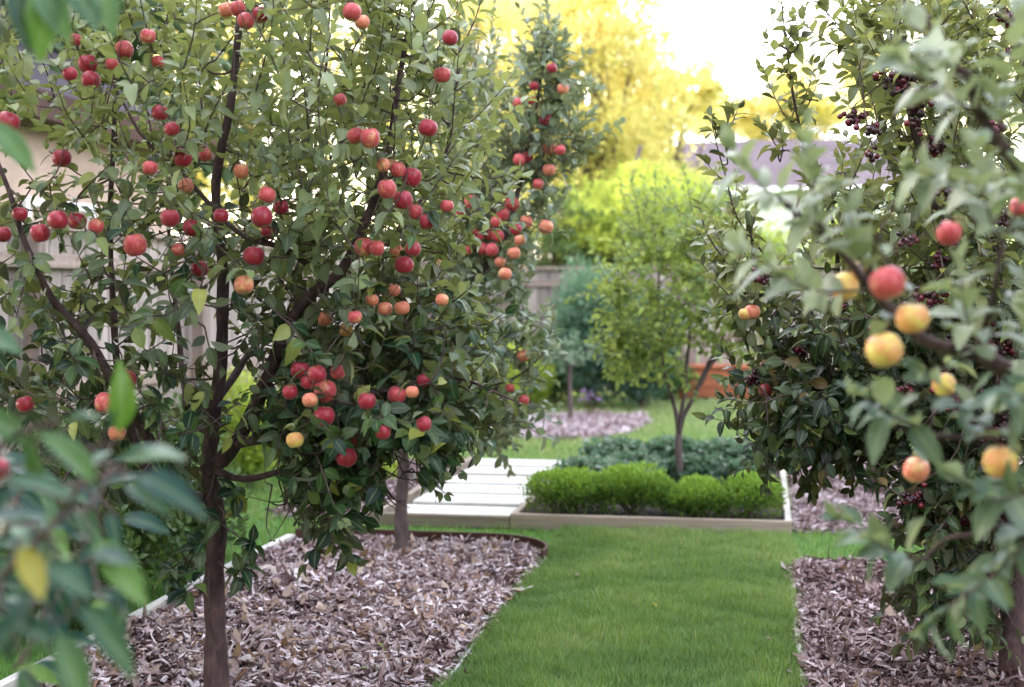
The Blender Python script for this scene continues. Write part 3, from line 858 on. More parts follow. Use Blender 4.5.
# left neighbour: plaster wall with brown eave seen through the leaves
ln = thing('neighbour_house', 'peach plastered house with brown eave board close behind the left fence', 'house', (-9, 12, 0))
b = MB(); b.box(-13, -6.6, 7.0, 15.2, 0, 3.1); b.build('wall', M['stucco'], ln)
b = MB(); b.box(-6.28, -6.2, 6.6, 15.6, 2.95, 3.2, (.2, 0, 0)); b.build('eave_board', M['edge_brown'], ln, tint=True)
v = [(-6.285, 6.6, 3.12), (-6.285, 15.6, 3.12), (-13.4, 15.6, 3.12), (-13.4, 6.6, 3.12), (-9.8, 6.6, 5.2), (-9.8, 15.6, 5.2)]
mk('roof', v, [np.array([[0, 1, 5, 4], [2, 3, 4, 5], [0, 3, 2, 1]]), np.array([[3, 0, 4], [1, 2, 5]])], M['roof'], ln, smooth=False)
for yy in (8.2, 12.0):
    b = MB()
    b.box(-6.6, -6.55, yy-.08, yy, 1.0, 2.3); b.box(-6.6, -6.55, yy+1.2, yy+1.28, 1.0, 2.3); b.box(-6.598, -6.552, yy+.002, yy+1.198, 2.22, 2.3); b.box(-6.598, -6.552, yy+.002, yy+1.198, 1.0, 1.08)
    wn = b.build('window', M['white_trim'], ln)
    b = MB(); b.box(-6.59, -6.57, yy+.002, yy+1.198, 1.082, 2.218); b.build('pane', M['glass'], wn)

# ------------------------------------------------------------------ background trees
def crown_tree(name, label, base, h, crowns, n, leaf, mat, group=None, trunk_r=.14, pale=0.1, seed=0, temps=None, ntw=60, cat='tree', clumps=None, tone=(.5, .25)):
    """crowns: list of (center xyz, radii xyz); leaves in clumps inside the volume"""
    global rng
    rng = np.random.default_rng(seed)
    root = thing(name, label, cat, base, group)
    base = np.array(base, float)
    mb = MB()
    top = np.array([0.0, 0, 0])+base; top[2] = h*.85
    q = spline(np.array([base, base+[.1, .05, h*.3], (base+top)/2+rng.normal(0, .15, 3), top]), 14)
    tube(mb, q, np.linspace(trunk_r, trunk_r*.25, 14), 8, rough=.04)
    mb.build('trunk', M['bark_far'], root, smooth=True)
    bm_ = MB(); pos, dr, nr, ls, lt = [], [], [], [], []
    w_ = np.array([r_[0]*r_[1]*r_[2] for c_, r_ in crowns]); w_ = w_/w_.sum()
    nc = clumps or 160
    for k in range(nc):
        ci = rng.choice(len(crowns), p=w_); c_, r_ = crowns[ci]
        e = norm(rng.normal(0, 1, 3))*rng.random()**.45
        cc = np.array(c_)+e*np.array(r_)*.95
        if k < ntw:
            s_ = q[min(13, max(3, int((cc[2]-base[2])/h*11)))]
            tube(bm_, spline(np.array([s_, (s_+cc)/2+rng.normal(0, .12, 3)+[0, 0, .1], cc]), 7), np.linspace(trunk_r*.3, trunk_r*.05, 7), 5)
        m = int(n/nc*rng.uniform(.5, 1.5)); cr = np.array(r_).mean()*rng.uniform(.16, .3)
        pp = cc+rng.normal(0, 1, (m, 3))*cr*[.7, .7, .5]
        tone_c = rng.normal(tone[0], tone[1])
        pos.append(pp); d = norm(rng.normal(0, 1, (m, 3))+e*.6+[0, 0, -.25]); dr.append(d)
        nr.append(rng.normal(0, .6, (m, 3))+[0, 0, .8]); ls.append(leaf*rng.uniform(.6, 1.2, m))
        lt.append(np.stack([np.clip(tone_c+rng.normal(0, .15, m), 0, .99), np.clip(pale+rng.normal(0, .1, m), 0, 1)], -1))
    if bm_.n: bm_.build('branches', M['bark_far'], root, smooth=True)
    leaves_mesh('leaves', np.concatenate(pos), np.concatenate(dr), np.concatenate(nr), np.concatenate(ls), mat, root, np.concatenate(lt), temps or LS)
    return root

def far_tree(label, px, D, h, blobs, n, leaf, mat, seed, group='trees beyond the back fence', clumps=None, name='garden_tree', tone=(.5, .25), tr=.14):
    """blobs in survey coordinates (x, y, rx, ry, depth radius)"""
    b = P(px, 290, D); b[2] = 0
    cr = []
    for (x, y, rx, ry, rd) in blobs:
        cr.append((P(x, y, D), (rx*D/F, rd, ry*D/F)))
    return crown_tree(name, label, tuple(b), h, cr, n, leaf, mat, group, seed=seed, clumps=clumps, tone=tone, trunk_r=tr)
far_tree('tall golden tree with broad sunlit crown left of the mauve roof', 590, 25, 8.2, [(600, 100, 80, 100, 1.9), (560, 20, 70, 70, 1.8), (560, 180, 70, 80, 1.6), (625, 190, 55, 60, 1.5), (620, 20, 60, 70, 1.6), (520, 110, 60, 120, 1.6)], 30000, .11, M['gold_leaf'], 21, clumps=210, tone=(.55, .3))
far_tree('leafy lime green tree glowing behind the apple leader shoot', 480, 23, 7.5, [(500, 100, 70, 150, 1.8), (450, 190, 60, 100, 1.6), (500, 220, 50, 60, 1.4), (470, 10, 70, 60, 1.6)], 15000, .10, M['gold_leaf'], 22, clumps=150, tone=(.42, .28))
far_tree('yellow green tree seen through the top of the nearest apple tree', 250, 26, 8.5, [(260, 40, 170, 110, 2.5), (200, 160, 130, 90, 2), (370, 120, 90, 120, 2)], 22000, .13, M['gold_leaf'], 23, clumps=220, tone=(.5, .3))
far_tree('thin golden tree with a sparse airy crown rising behind the mauve roof', 790, 46, 7.5, [(800, 110, 60, 55, 1.5), (850, 65, 50, 60, 1.5), (755, 115, 60, 45, 1.4), (710, 105, 40, 45, 1.2)], 20000, .15, M['gold_leaf'], 24, clumps=120, tone=(.55, .25))
far_tree('pale golden tree behind the cherry tree at the right', 930, 40, 9, [(930, 120, 70, 110, 2.5), (1000, 60, 80, 100, 2.5), (880, 200, 60, 60, 2)], 13000, .16, M['gold_leaf'], 25, clumps=160, tone=(.5, .3))
far_tree('pale golden hedge like tree crown between the tall golden tree and the mauve roof', 670, 27, 5.6, [(640, 110, 50, 70, 1.4), (665, 190, 55, 40, 1.4), (620, 190, 60, 50, 1.4), (690, 100, 40, 40, 1.2)], 18000, .12, M['gold_leaf'], 31, clumps=160, tone=(.6, .2))
far_tree('rounded lime green tree with low crown just behind the back fence', 640, 21, 4.2, [(650, 215, 60, 50, 1.3), (600, 235, 50, 50, 1.2), (690, 235, 45, 35, 1.1)], 15000, .085, M['lime_leaf'], 26, clumps=130, tone=(.55, .2))
far_tree('dark green tree filling the gap below the golden trees', 560, 20.4, 3.2, [(560, 235, 50, 40, 1), (470, 245, 60, 40, 1)], 9000, .08, M['shade_leaf'], 27, clumps=90)
far_tree('green tree behind the right part of the back fence', 800, 21.5, 3.6, [(790, 250, 60, 40, 1.2), (880, 250, 80, 60, 1.2), (980, 240, 80, 60, 1.2)], 13000, .085, M['lime_leaf'], 28, clumps=110, tone=(.3, .2))
# orange autumn top
far_tree('orange tinged autumn tree top above the apple leader shoot', 540, 33, 9.2, [(540, 0, 60, 45, 1.5), (500, 10, 50, 50, 1.5), (800, -60, 10, 10, 1)], 7000, .14, M['gold_leaf'], 29, clumps=70, tone=(.95, .1))

# trees added left of the garden to block the sun and shade it
for k, (x, y, h, rr) in enumerate(((-10.0, 2.6, 10.5, 3.0), (-10.5, 7.5, 11, 3.0), (-9.5, 13.0, 11, 3.0), (-9.3, 18.0, 10.5, 2.6), (-14.5, 10.5, 13, 3.4), (-14.5, 16.5, 13, 3.2))):
    lab = ['added tall shade tree nearest the viewpoint on the left', 'added tall shade tree just behind the left neighbour house', 'added tall shade tree rising over the middle of the left neighbour house', 'added tall shade tree at the far corner of the left neighbour house', 'added tall shade tree deep in the left plot', 'added tall shade tree at the far end of the left plot'][k]
    crown_tree('added_shade_tree', lab, (x, y, 0), h, [((x, y, h*.62), (rr, rr, h*.40)), ((x, y, h*.35), (rr*.8, rr*.8, h*.22))], 9000, .34, M['ever_leaf'], 'added shade trees left of the garden', .25, 0, 40+k, ntw=30, clumps=120)
for k, (x, y, h, rr, lab) in enumerate(((7.5, 2, 7.5, 2.6, 'added broad shade tree beyond the right mulch bed'), (8.2, 7.5, 8, 2.7, 'added shade tree to the right of the cherry tree'), (9.0, 13, 7, 2.6, 'added shade tree off the right end of the raised bed'),
        (3.5, -5, 8, 3.0, 'added shade tree behind the viewpoint to the right'), (-2.5, -6, 8.5, 3.2, 'added shade tree straight behind the viewpoint'), (-7.5, -2, 8.5, 3.0, 'added shade tree behind the viewpoint to the left'))):
    crown_tree('added_shade_tree', lab, (x, y, 0), h, [((x, y, h*.6), (rr, rr, h*.36)), ((x, y, h*.32), (rr*.9, rr*.9, h*.26))], 9000, .3, M['ever_leaf'], 'added shade trees right of and behind the garden', .2, 0, 60+k, ntw=30, clumps=120)  # trees added to block low sky light and deepen the garden's shade
rng = np.random.default_rng(99)
# ------------------------------------------------------------------ nearest apple tree
b0 = GP(217, 700)
T = Tree('apple_tree', 'nearest apple tree, laden with red apples, its trunk in the left mulch bed', 'apple tree', tuple(b0), M['bark'], M['apple_leaf'], 'apple trees in the left mulch bed')
D0 = GD(217, 700); TD = D0
T.limb('trunk', [(217, 706, D0), (217, 640, D0-.02), (214, 560, D0), (213, 500, D0+.03), (212, 448, D0+.03), (218, 380, D0+.05), (221, 290, D0+.1), (219, 200, D0+.1), (229, 110, D0+.05), (236, 30, D0), (240, -70, D0)], .044, .009, 12, power=.85, clear=.55)
T.limb('branch', [(212, 470, TD+.02), (232, 446, TD-.05), (268, 372, TD-.15), (305, 305, TD-.2), (345, 262, TD-.2), (372, 200, TD-.15), (395, 120, TD-.1), (408, 40, TD), (415, -60, TD)], .030, .006, 9, clear=.6)
T.limb('branch', [(313, 295, TD-.2), (318, 272, TD-.22), (285, 250, TD-.2), (246, 238, TD-.15), (205, 200, TD-.1), (180, 170, TD-.1), (135, 130, TD-.1), (110, 80, TD-.05)], .014, .004, 7, clear=.5)
T.limb('branch', [(208, 500, TD+.02), (180, 492, TD+.1), (150, 470, TD+.15), (130, 430, TD+.2), (116, 350, TD+.2), (112, 250, TD+.2), (113, 120, TD+.1), (118, 10, TD+.1)], .024, .006, 8, clear=.5)
T.limb('branch', [(180, 492, TD+.1), (140, 425, TD-.2), (100, 362, TD-.35), (62, 310, TD-.4), (35, 258, TD-.45), (8, 200, TD-.5), (-20, 120, TD-.5)], .022, .006, 8, clear=.7)
T.limb('branch', [(215, 470, TD), (250, 480, TD-.1), (300, 468, TD-.2), (350, 455, TD-.25), (400, 440, TD-.2), (450, 425, TD-.1)], .014, .004, 7, clear=.3)
T.limb('branch', [(232, 446, TD-.05), (290, 430, TD-.35), (350, 400, TD-.4), (420, 385, TD-.3), (470, 378, TD-.3), (515, 400, TD-.3)], .015, .003, 7, clear=.3)
T.limb('branch', [(215, 440, TD+.03), (190, 410, TD+.3), (180, 350, TD+.5), (170, 250, TD+.6), (175, 120, TD+.6)], .018, .005, 7, clear=.2)
T.limb('branch', [(216, 400, TD+.05), (260, 340, TD+.4), (300, 250, TD+.6), (320, 120, TD+.6), (330, 0, TD+.6)], .016, .004, 7, clear=.2)
T.limb('branch', [(345, 262, TD-.2), (400, 230, TD+.1), (440, 170, TD+.3), (455, 90, TD+.3), (460, 10, TD+.3)], .013, .003, 7, clear=.3)
NEAR = [(88,64,10,'r'),(91,80,10,'r'),(124,50,10,'p'),(8,122,12,'r'),(62,158,10,'r'),(160,113,9,'r'),(172,129,8,'r'),(183,158,9.5,'r'),(150,168,8,'p'),(58,220,11,'r'),(77,221,10,'r'),(40,233,10,'r'),(3,234,9,'r'),(135,245,12,'p'),(170,218,10,'r'),(192,228,9,'r'),(221,216,8,'r'),(254,256,11,'r'),(244,285,10.5,'o'),(200,269,9,'r'),(267,195,9,'p'),(281,207,8,'r'),(262,217,11,'r'),(241,171,8,'o'),(325,319,7.5,'o'),(124,380,13,'r'),(105,403,11,'p'),(25,404,9,'r'),(117,433,9,'o'),(226,10,8,'o'),(246,21,9,'p'),(260,15,9,'r'),(352,12,10,'p'),(442,75,9,'p'),(428,128,10,'r'),(356,136,9,'p'),(370,138,10.5,'p'),(387,189,10,'p'),(412,177,10,'r'),(403,200,10,'r'),(364,247,10.5,'p'),(397,252,8,'o'),(413,249,8,'r'),(404,265,10,'r'),(427,222,8,'r'),(385,309,8,'o'),(355,317,7.5,'p'),(402,308,8,'o'),(391,165,7,'o'),(300,370,10,'r'),(317,374,10,'r'),(325,391,12,'p'),(324,416,11.5,'r'),(295,440,9,'y'),(346,457,11.5,'r'),(367,401,9.5,'r'),(397,395,10,'p'),(383,432,8,'r'),(424,380,8,'r'),(424,424,8,'r'),(450,38,8,'r'),(148,36,8,'p'),(158,62,7,'p'),(447,206,7,'p'),(383,165,7,'o'),(178,250,7,'p'),(205,155,7,'p'),(340,100,7,'p'),(75,40,7,'r'),(358,440,8,'p'),(308,382,8,'r'),(338,372,8,'p'),(290,392,8,'r'),(412,392,7,'o'),(372,300,7,'o'),(394,290,7,'o'),(346,330,7,'y'),(415,212,8,'p'),(377,248,8,'p'),(268,232,8,'r'),(96,226,8,'p'),(20,214,8,'r'),(70,74,8,'r'),(186,186,8,'o'),(112,64,7,'p'),(398,170,8,'p'),(238,8,8,'p'),(362,22,8,'o'),(310,400,8,'o'),(442,300,7,'o')]
for (x, y, r, k) in NEAR:
    D = TD+rng.uniform(-.75, -.2)
    T.apple(x, y, D, k, r)
ob_ = [ # x, y, rx, ry, D, rD, n, up, Lmin, Lmax, pale (painted sky sheen, strongest up high), droop
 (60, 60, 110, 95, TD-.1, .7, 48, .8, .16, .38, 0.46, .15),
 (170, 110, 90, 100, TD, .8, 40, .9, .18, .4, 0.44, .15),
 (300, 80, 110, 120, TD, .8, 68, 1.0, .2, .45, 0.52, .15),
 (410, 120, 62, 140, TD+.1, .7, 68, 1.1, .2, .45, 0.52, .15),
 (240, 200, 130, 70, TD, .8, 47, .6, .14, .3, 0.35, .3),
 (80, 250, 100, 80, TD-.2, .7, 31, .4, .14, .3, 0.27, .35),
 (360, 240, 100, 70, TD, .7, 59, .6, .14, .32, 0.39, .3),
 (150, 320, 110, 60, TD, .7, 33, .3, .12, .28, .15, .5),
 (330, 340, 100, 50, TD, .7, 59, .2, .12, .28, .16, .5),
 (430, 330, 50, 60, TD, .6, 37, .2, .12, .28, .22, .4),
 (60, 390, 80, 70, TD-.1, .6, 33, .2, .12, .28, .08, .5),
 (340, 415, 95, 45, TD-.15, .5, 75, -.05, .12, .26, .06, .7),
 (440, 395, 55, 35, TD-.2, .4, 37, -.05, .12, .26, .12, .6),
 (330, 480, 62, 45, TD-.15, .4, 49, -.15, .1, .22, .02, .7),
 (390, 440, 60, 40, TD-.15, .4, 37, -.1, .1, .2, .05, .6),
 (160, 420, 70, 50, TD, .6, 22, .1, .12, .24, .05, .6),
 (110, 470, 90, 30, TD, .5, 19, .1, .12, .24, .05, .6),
]
for yy in range(468, 560, 10): T.keep.append((402, yy, 6, 16, .93))
for yy in range(455, 545, 12): T.keep.append((258+.2*(yy-455), yy, 6, 20, .6))
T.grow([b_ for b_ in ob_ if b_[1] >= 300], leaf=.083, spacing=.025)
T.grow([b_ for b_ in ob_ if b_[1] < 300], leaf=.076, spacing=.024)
for (x, y) in ((205, 500), (235, 492), (190, 590), (240, 575), (222, 520), (170, 575), (250, 545), (200, 548)):
    p = P(x, y, TD-.15); q = T.near(P(214, y-20, TD))
    T.twig(q[:3], p, .004, .002); T.rosette(p, norm(p-q[:3]+[0, 0, .1]), .085, .02, 7, .5); T.rosette(p+[.01, 0, .02], norm([0, -.3, 1]), .075, .02, 6, .6)
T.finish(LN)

# ------------------------------------------------------------------ second apple tree
b1 = GP(401, 556); D1 = GD(401, 556)
T = Tree('apple_tree', 'second apple tree with upright fruiting leader, trunk near far end of left mulch bed', 'apple tree', tuple(b1), M['bark_grey'], M['apple_leaf_soft'], 'apple trees in the left mulch bed')
T.limb('trunk', [(401, 560, D1), (401, 520, D1), (403, 470, D1), (405, 420, D1), (418, 375, D1), (428, 345, D1)], .042, .024, 10, power=.8)
T.limb('branch', [(428, 345, D1), (450, 316, D1-.05), (478, 278, D1-.1), (505, 232, D1-.1), (522, 180, D1-.1), (534, 120, D1-.1), (544, 60, D1-.1), (548, 28, D1-.1)], .024, .004, 8, clear=.5)
T.limb('branch', [(405, 420, D1), (440, 400, D1-.1), (480, 390, D1-.2), (520, 375, D1-.2), (548, 350, D1-.2)], .014, .004, 7)
T.limb('branch', [(428, 345, D1), (440, 280, D1+.1), (455, 180, D1+.1), (470, 90, D1+.1), (480, 40, D1+.1)], .018, .003, 7)
T.limb('branch', [(405, 420, D1), (370, 340, D1+.2), (340, 250, D1+.3), (330, 160, D1+.3)], .018, .004, 7)
for (x, y, r, k) in [(519,103,6.5,'p'),(527,157,6.5,'r'),(546,120,7,'r'),(563,89,6.5,'o'),(552,68,5.5,'r'),(549,148,7,'o'),(549,170,7,'o'),(519,160,6.5,'p'),(512,204,8,'p'),(503,214,7,'p'),(526,222,7,'o'),(516,229,6.5,'r'),(489,234,7,'p'),(498,236,6.5,'p'),(546,227,7.5,'o'),(492,250,7,'p'),(514,253,7,'o'),(505,274,7,'o'),(483,249,6.5,'p'),(471,202,7,'p'),(523,356,6.5,'o'),(524,400,5.5,'p'),(510,388,5,'p'),(433,228,7,'p'),(460,212,6,'p'),(440,262,6,'o'),(531,100,5,'p'),(478,236,6,'p'),(455,300,6,'o'),(470,228,6,'o'),(496,222,6,'p'),(520,240,6,'o'),(534,86,5,'r'),(560,150,6,'p'),(500,262,6,'o'),(466,250,6,'p'),(452,232,6,'p'),(538,184,6,'p')]:
    T.apple(x, y, D1+rng.uniform(-.45, -.2), k, r)
T.grow([
 (546, 75, 26, 50, D1-.1, .2, 42, 1.0, .1, .22, .3, .1),
 (543, 140, 42, 40, D1-.1, .25, 44, .6, .12, .25, .3, .2),
 (510, 200, 46, 50, D1-.1, .3, 46, .5, .12, .25, .32, .25),
 (480, 290, 40, 45, D1, .4, 52, .4, .12, .25, .3, .3),
 (465, 180, 36, 150, D1+.1, .4, 80, 1.2, .2, .4, .55, .1),
 (420, 270, 70, 110, D1+.1, .5, 70, .6, .15, .3, .35, .2),
 (430, 370, 60, 50, D1, .5, 52, .2, .12, .25, .2, .4),
 (490, 395, 50, 40, D1-.2, .3, 40, .1, .12, .22, .3, .4),
 (530, 345, 24, 22, D1-.2, .2, 14, .4, .1, .2, .3, .3),
 (470, 430, 40, 25, D1-.2, .3, 14, -.1, .12, .22, .15, .5),
], leaf=.082, spacing=.025)
T.finish(LN)

# ------------------------------------------------------------------ cherry tree at the right
b2 = GP(1013, 686); D2 = GD(1013, 686)
T = Tree('cherry_tree', 'dark fruited cherry tree hung with small crimson cherries at the right edge', 'fruit tree', tuple(b2), M['bark'], M['cherry_leaf'])
T.limb('trunk', [(1013, 692, D2), (1010, 640, D2), (1012, 570, D2+.05), (1008, 500, D2+.1), (1000, 430, D2+.1)], .05, .036, 12, clear=.5)
T.limb('branch', [(1000, 430, D2+.1), (985, 350, D2), (960, 280, D2), (935, 200, D2), (915, 130, D2), (905, 60, D2), (900, -30, D2)], .026, .006, 8, clear=.4)
T.limb('branch', [(1000, 430, D2+.1), (1020, 340, D2+.2), (1030, 200, D2+.3), (1020, 60, D2+.3), (1020, -40, D2+.3)], .026, .006, 8)
T.limb('branch', [(1004, 460, D2+.1), (960, 400, D2+.2), (900, 345, D2+.3), (840, 312, D2+.35), (780, 300, D2+.4), (735, 292, D2+.4)], .02, .004, 7, clear=.3)
T.limb('branch', [(840, 312, D2+.35), (833, 240, D2+.35), (812, 170, D2+.35), (796, 100, D2+.35), (785, 40, D2+.35), (778, -20, D2+.3)], .010, .0025, 7, clear=.3, leaf=(.3, .022, .075, .3))
T.limb('branch', [(790, 302, D2+.4), (768, 260, D2+.4), (735, 215, D2+.4), (722, 170, D2+.4), (715, 125, D2+.4)], .006, .002, 6, clear=.2, leaf=(.1, .022, .07, .35))
T.limb('branch', [(750, 295, D2+.4), (730, 270, D2+.4), (712, 240, D2+.4), (702, 205, D2+.4)], .005, .002, 6, clear=.2, leaf=(.1, .022, .07, .35))
T.limb('branch', [(1004, 470, D2+.1), (950, 440, D2-.1), (890, 410, D2), (820, 392, D2+.1), (760, 385, D2+.2)], .018, .004, 7)
T.limb('branch', [(1008, 520, D2+.1), (960, 540, D2-.1), (910, 560, D2-.2), (880, 570, D2-.2)], .012, .003, 7)
cher = [(900, 78, 24, 20, 34), (918, 108, 10, 22, 20), (853, 118, 9, 8, 12), (872, 130, 10, 5, 7), (928, 146, 14, 8, 14), (872, 155, 5, 6, 5), (926, 170, 8, 10, 8), (940, 262, 9, 6, 8), (1005, 18, 12, 8, 10), (1016, 48, 8, 10, 8), (997, 188, 7, 6, 6), (945, 190, 7, 8, 7),
        (757, 278, 9, 6, 12), (930, 296, 14, 8, 14), (958, 350, 22, 14, 26), (1004, 342, 18, 16, 26), (955, 398, 20, 16, 26), (985, 430, 18, 14, 20), (915, 500, 14, 12, 14), (752, 378, 8, 7, 9), (905, 240, 8, 6, 6), (1010, 220, 8, 6, 6), (880, 330, 10, 7, 10), (840, 305, 12, 7, 12), (1000, 130, 8, 8, 7), (975, 330, 12, 9, 12), (960, 180, 6, 8, 6), (800, 352, 8, 6, 8), (965, 520, 12, 12, 12), (985, 580, 10, 9, 9), (1015, 400, 10, 14, 14), (905, 395, 9, 8, 9)]
def sphere(c, r, nu=8, nv=6):
    v = [(c[0]+r*math.sin(math.pi*i/nv)*math.cos(2*math.pi*j/nu), c[1]+r*math.sin(math.pi*i/nv)*math.sin(2*math.pi*j/nu), c[2]+r*math.cos(math.pi*i/nv)) for i in range(nv+1) for j in range(nu)]
    f = [[i*nu+j, (i+1)*nu+j, (i+1)*nu+(j+1) % nu, i*nu+(j+1) % nu] for i in range(nv) for j in range(nu)]
    return np.array(v), np.array(f)
for (x, y, rx, ry, n) in cher:
    D = (D2+.4 if x < 860 and y > 200 else D2)-rng.uniform(.25, .5)
    c = P(x, y, D); q = T.near(c+[0, 0, .1]); st = c+np.array([0, 0, ry*D/F+.01])
    T.twig(q[:3], st, .003, .0015)
    mb = MB(); sm = MB()
    for k in range(int(n*1.8)):
        e = rng.normal(0, .5, 3)
        p = P(x+e[0]*rx, y+e[1]*ry, D+e[2]*.03)
        v, f = sphere(p, rng.uniform(.009, .0125)); mb.add(v, f, (rng.beta(1.6, 1.6), 0, 0))
        tube(sm, [st, (st+p)/2+[0, 0, .006], p+[0, 0, .009]], .0009, 4)
    cl = mb.build('cherry_cluster', M['berry'], T.root, smooth=True, tint=True)
    so_ = sm.build('stalks', M['stalk'], None, smooth=True); so_.parent = cl
    so_.data.transform(Matrix.Translation(-Vector(T.root.location)))
    T.keep.append((x, y, D, max(rx, ry)*.75, .75))
# a few apricot coloured fruits on the long left bough
for (x, y, r, k) in [(752, 312, 8.5, 'o'), (745, 314, 7, 'y'), (765, 390, 7.5, 'p')]:
    T.apple(x, y, D2+.1, k, r)
T.grow([
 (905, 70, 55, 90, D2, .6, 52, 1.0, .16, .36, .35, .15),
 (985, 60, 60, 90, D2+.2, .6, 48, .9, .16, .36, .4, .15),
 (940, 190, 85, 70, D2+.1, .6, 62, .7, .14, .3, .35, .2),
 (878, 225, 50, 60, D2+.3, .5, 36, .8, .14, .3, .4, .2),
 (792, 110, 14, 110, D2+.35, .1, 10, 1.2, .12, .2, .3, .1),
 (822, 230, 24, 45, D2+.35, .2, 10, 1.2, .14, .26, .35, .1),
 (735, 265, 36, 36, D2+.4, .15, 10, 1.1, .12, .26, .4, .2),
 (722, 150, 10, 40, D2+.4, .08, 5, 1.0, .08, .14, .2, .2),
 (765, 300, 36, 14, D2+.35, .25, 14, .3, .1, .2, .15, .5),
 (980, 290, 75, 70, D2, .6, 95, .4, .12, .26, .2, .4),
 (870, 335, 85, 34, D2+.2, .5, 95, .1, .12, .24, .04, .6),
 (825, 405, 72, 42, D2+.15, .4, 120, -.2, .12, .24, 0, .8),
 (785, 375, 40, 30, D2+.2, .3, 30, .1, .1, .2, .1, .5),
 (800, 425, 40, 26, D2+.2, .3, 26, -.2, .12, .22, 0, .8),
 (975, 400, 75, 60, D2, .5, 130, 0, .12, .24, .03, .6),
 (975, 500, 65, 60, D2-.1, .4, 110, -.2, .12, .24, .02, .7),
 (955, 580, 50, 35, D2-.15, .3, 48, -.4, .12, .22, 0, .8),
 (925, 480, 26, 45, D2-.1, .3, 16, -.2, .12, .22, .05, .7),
], leaf=.078, spacing=.024)
T.finish(LN)

# ------------------------------------------------------------------ foreground apple tree at the right (its limbs reach into the view)
NB = (2.05, 2.75, 0)
bx_ = np.array(NB)
T = Tree('apple_tree', 'blurred foreground apple tree reaching in from the right with yellow and red apples', 'apple tree', NB, M['bark'], M['apple_leaf_soft'])
def W2(p):
    a, b, c = proj(p); return (float(a), float(b), float(c))
tb = W2(bx_+[0, 0, .01]); tm = W2(bx_+[-.02, .02, .7]); tt = W2(bx_+[-.1, -.02, 1.25])
T.limb('trunk', [tb, tm, tt], .055, .035, 12)
T.limb('branch', [tt, (1130, 420, 2.75), (1050, 400, 2.7), (980, 360, 2.7), (925, 335, 2.7), (870, 290, 2.7), (820, 235, 2.7), (778, 190, 2.72)], .022, .004, 8)
T.limb('branch', [tt, (1120, 300, 2.8), (1040, 190, 2.7), (985, 120, 2.65), (950, 60, 2.65), (925, 10, 2.65)], .018, .004, 8)
T.limb('branch', [(980, 360, 2.7), (1000, 300, 2.6), (1003, 240, 2.55)], .008, .003, 6)
T.limb('branch', [tt, (1120, 500, 2.6), (1050, 510, 2.6), (980, 530, 2.6), (920, 560, 2.65), (870, 575, 2.65)], .008, .002, 7)
T.limb('branch', [(1050, 400, 2.7), (990, 430, 2.7), (930, 430, 2.7), (885, 425, 2.7)], .010, .003, 7)
T.limb('branch', [(870, 290, 2.7), (880, 240, 2.6), (895, 200, 2.6)], .006, .002, 6)
for (x, y, r, k) in [(887,283,18.5,'p'),(844,287,15,'y'),(863,272,12,'y'),(912,318,17,'y'),(884,350,19,'y'),(949,233,13,'p'),(1000,462,17,'y'),(944,385,12,'y'),(916,470,13,'o'),(1020,207,10,'p')]:
    T.apple(x, y, 2.55 if r > 15 else 3.0, k, r)
def shoot(T, rows, size, spacing, pale=.4, r=.003, ang=55, droop=0, tone=None):
    q = spline(np.array([P(*a) for a in rows]), 10)
    s_ = T.near(q[0])
    if np.linalg.norm(s_[:3]-q[0]) > .004: T.twig(s_[:3], q[0], .003, .0025)
    tube(T.tw, q, np.linspace(r, .0012, 10), 5)
    T.sk = list(T.sk); T.sk += [(*a, .002) for a in q]
    T.leafy(q, spacing, size, pale, ang, .1, droop, tone)
for rows in ([(820, 235, 2.7), (790, 205, 2.7), (760, 185, 2.7), (735, 150, 2.7)], [(830, 250, 2.7), (815, 205, 2.65), (812, 165, 2.6), (806, 130, 2.6)], [(870, 290, 2.7), (810, 290, 2.65), (765, 262, 2.6), (745, 250, 2.6)],
             [(880, 300, 2.7), (860, 260, 2.65), (850, 215, 2.6)], [(985, 120, 2.65), (940, 90, 2.6), (900, 60, 2.55)], [(1000, 150, 2.65), (1005, 90, 2.6), (1020, 20, 2.6)], [(960, 80, 2.65), (930, 40, 2.6), (905, 20, 2.6)],
             [(1040, 190, 2.7), (990, 185, 2.65), (950, 180, 2.6), (918, 170, 2.55)], [(1003, 250, 2.55), (985, 200, 2.5), (980, 150, 2.5)], [(1003, 240, 2.55), (1020, 200, 2.55), (1035, 150, 2.5)], [(980, 360, 2.7), (965, 310, 2.6), (960, 270, 2.6)],
             [(1050, 400, 2.7), (1030, 330, 2.6), (1028, 270, 2.55)], [(930, 430, 2.7), (890, 415, 2.65), (862, 395, 2.6)], [(990, 430, 2.7), (960, 400, 2.6), (925, 375, 2.55)], [(920, 560, 2.65), (880, 545, 2.6), (845, 520, 2.6)],
             [(1050, 510, 2.6), (1010, 560, 2.55), (960, 600, 2.5), (930, 620, 2.5)], [(1050, 480, 2.6), (1000, 500, 2.5), (960, 480, 2.5)], [(1060, 420, 2.6), (1030, 400, 2.5), (1000, 395, 2.45)]):
    shoot(T, rows, .084, .0125, .5 if rows[-1][1] < 330 else .0, tone=None if rows[-1][1] < 330 else .15)
T.finish(LN)

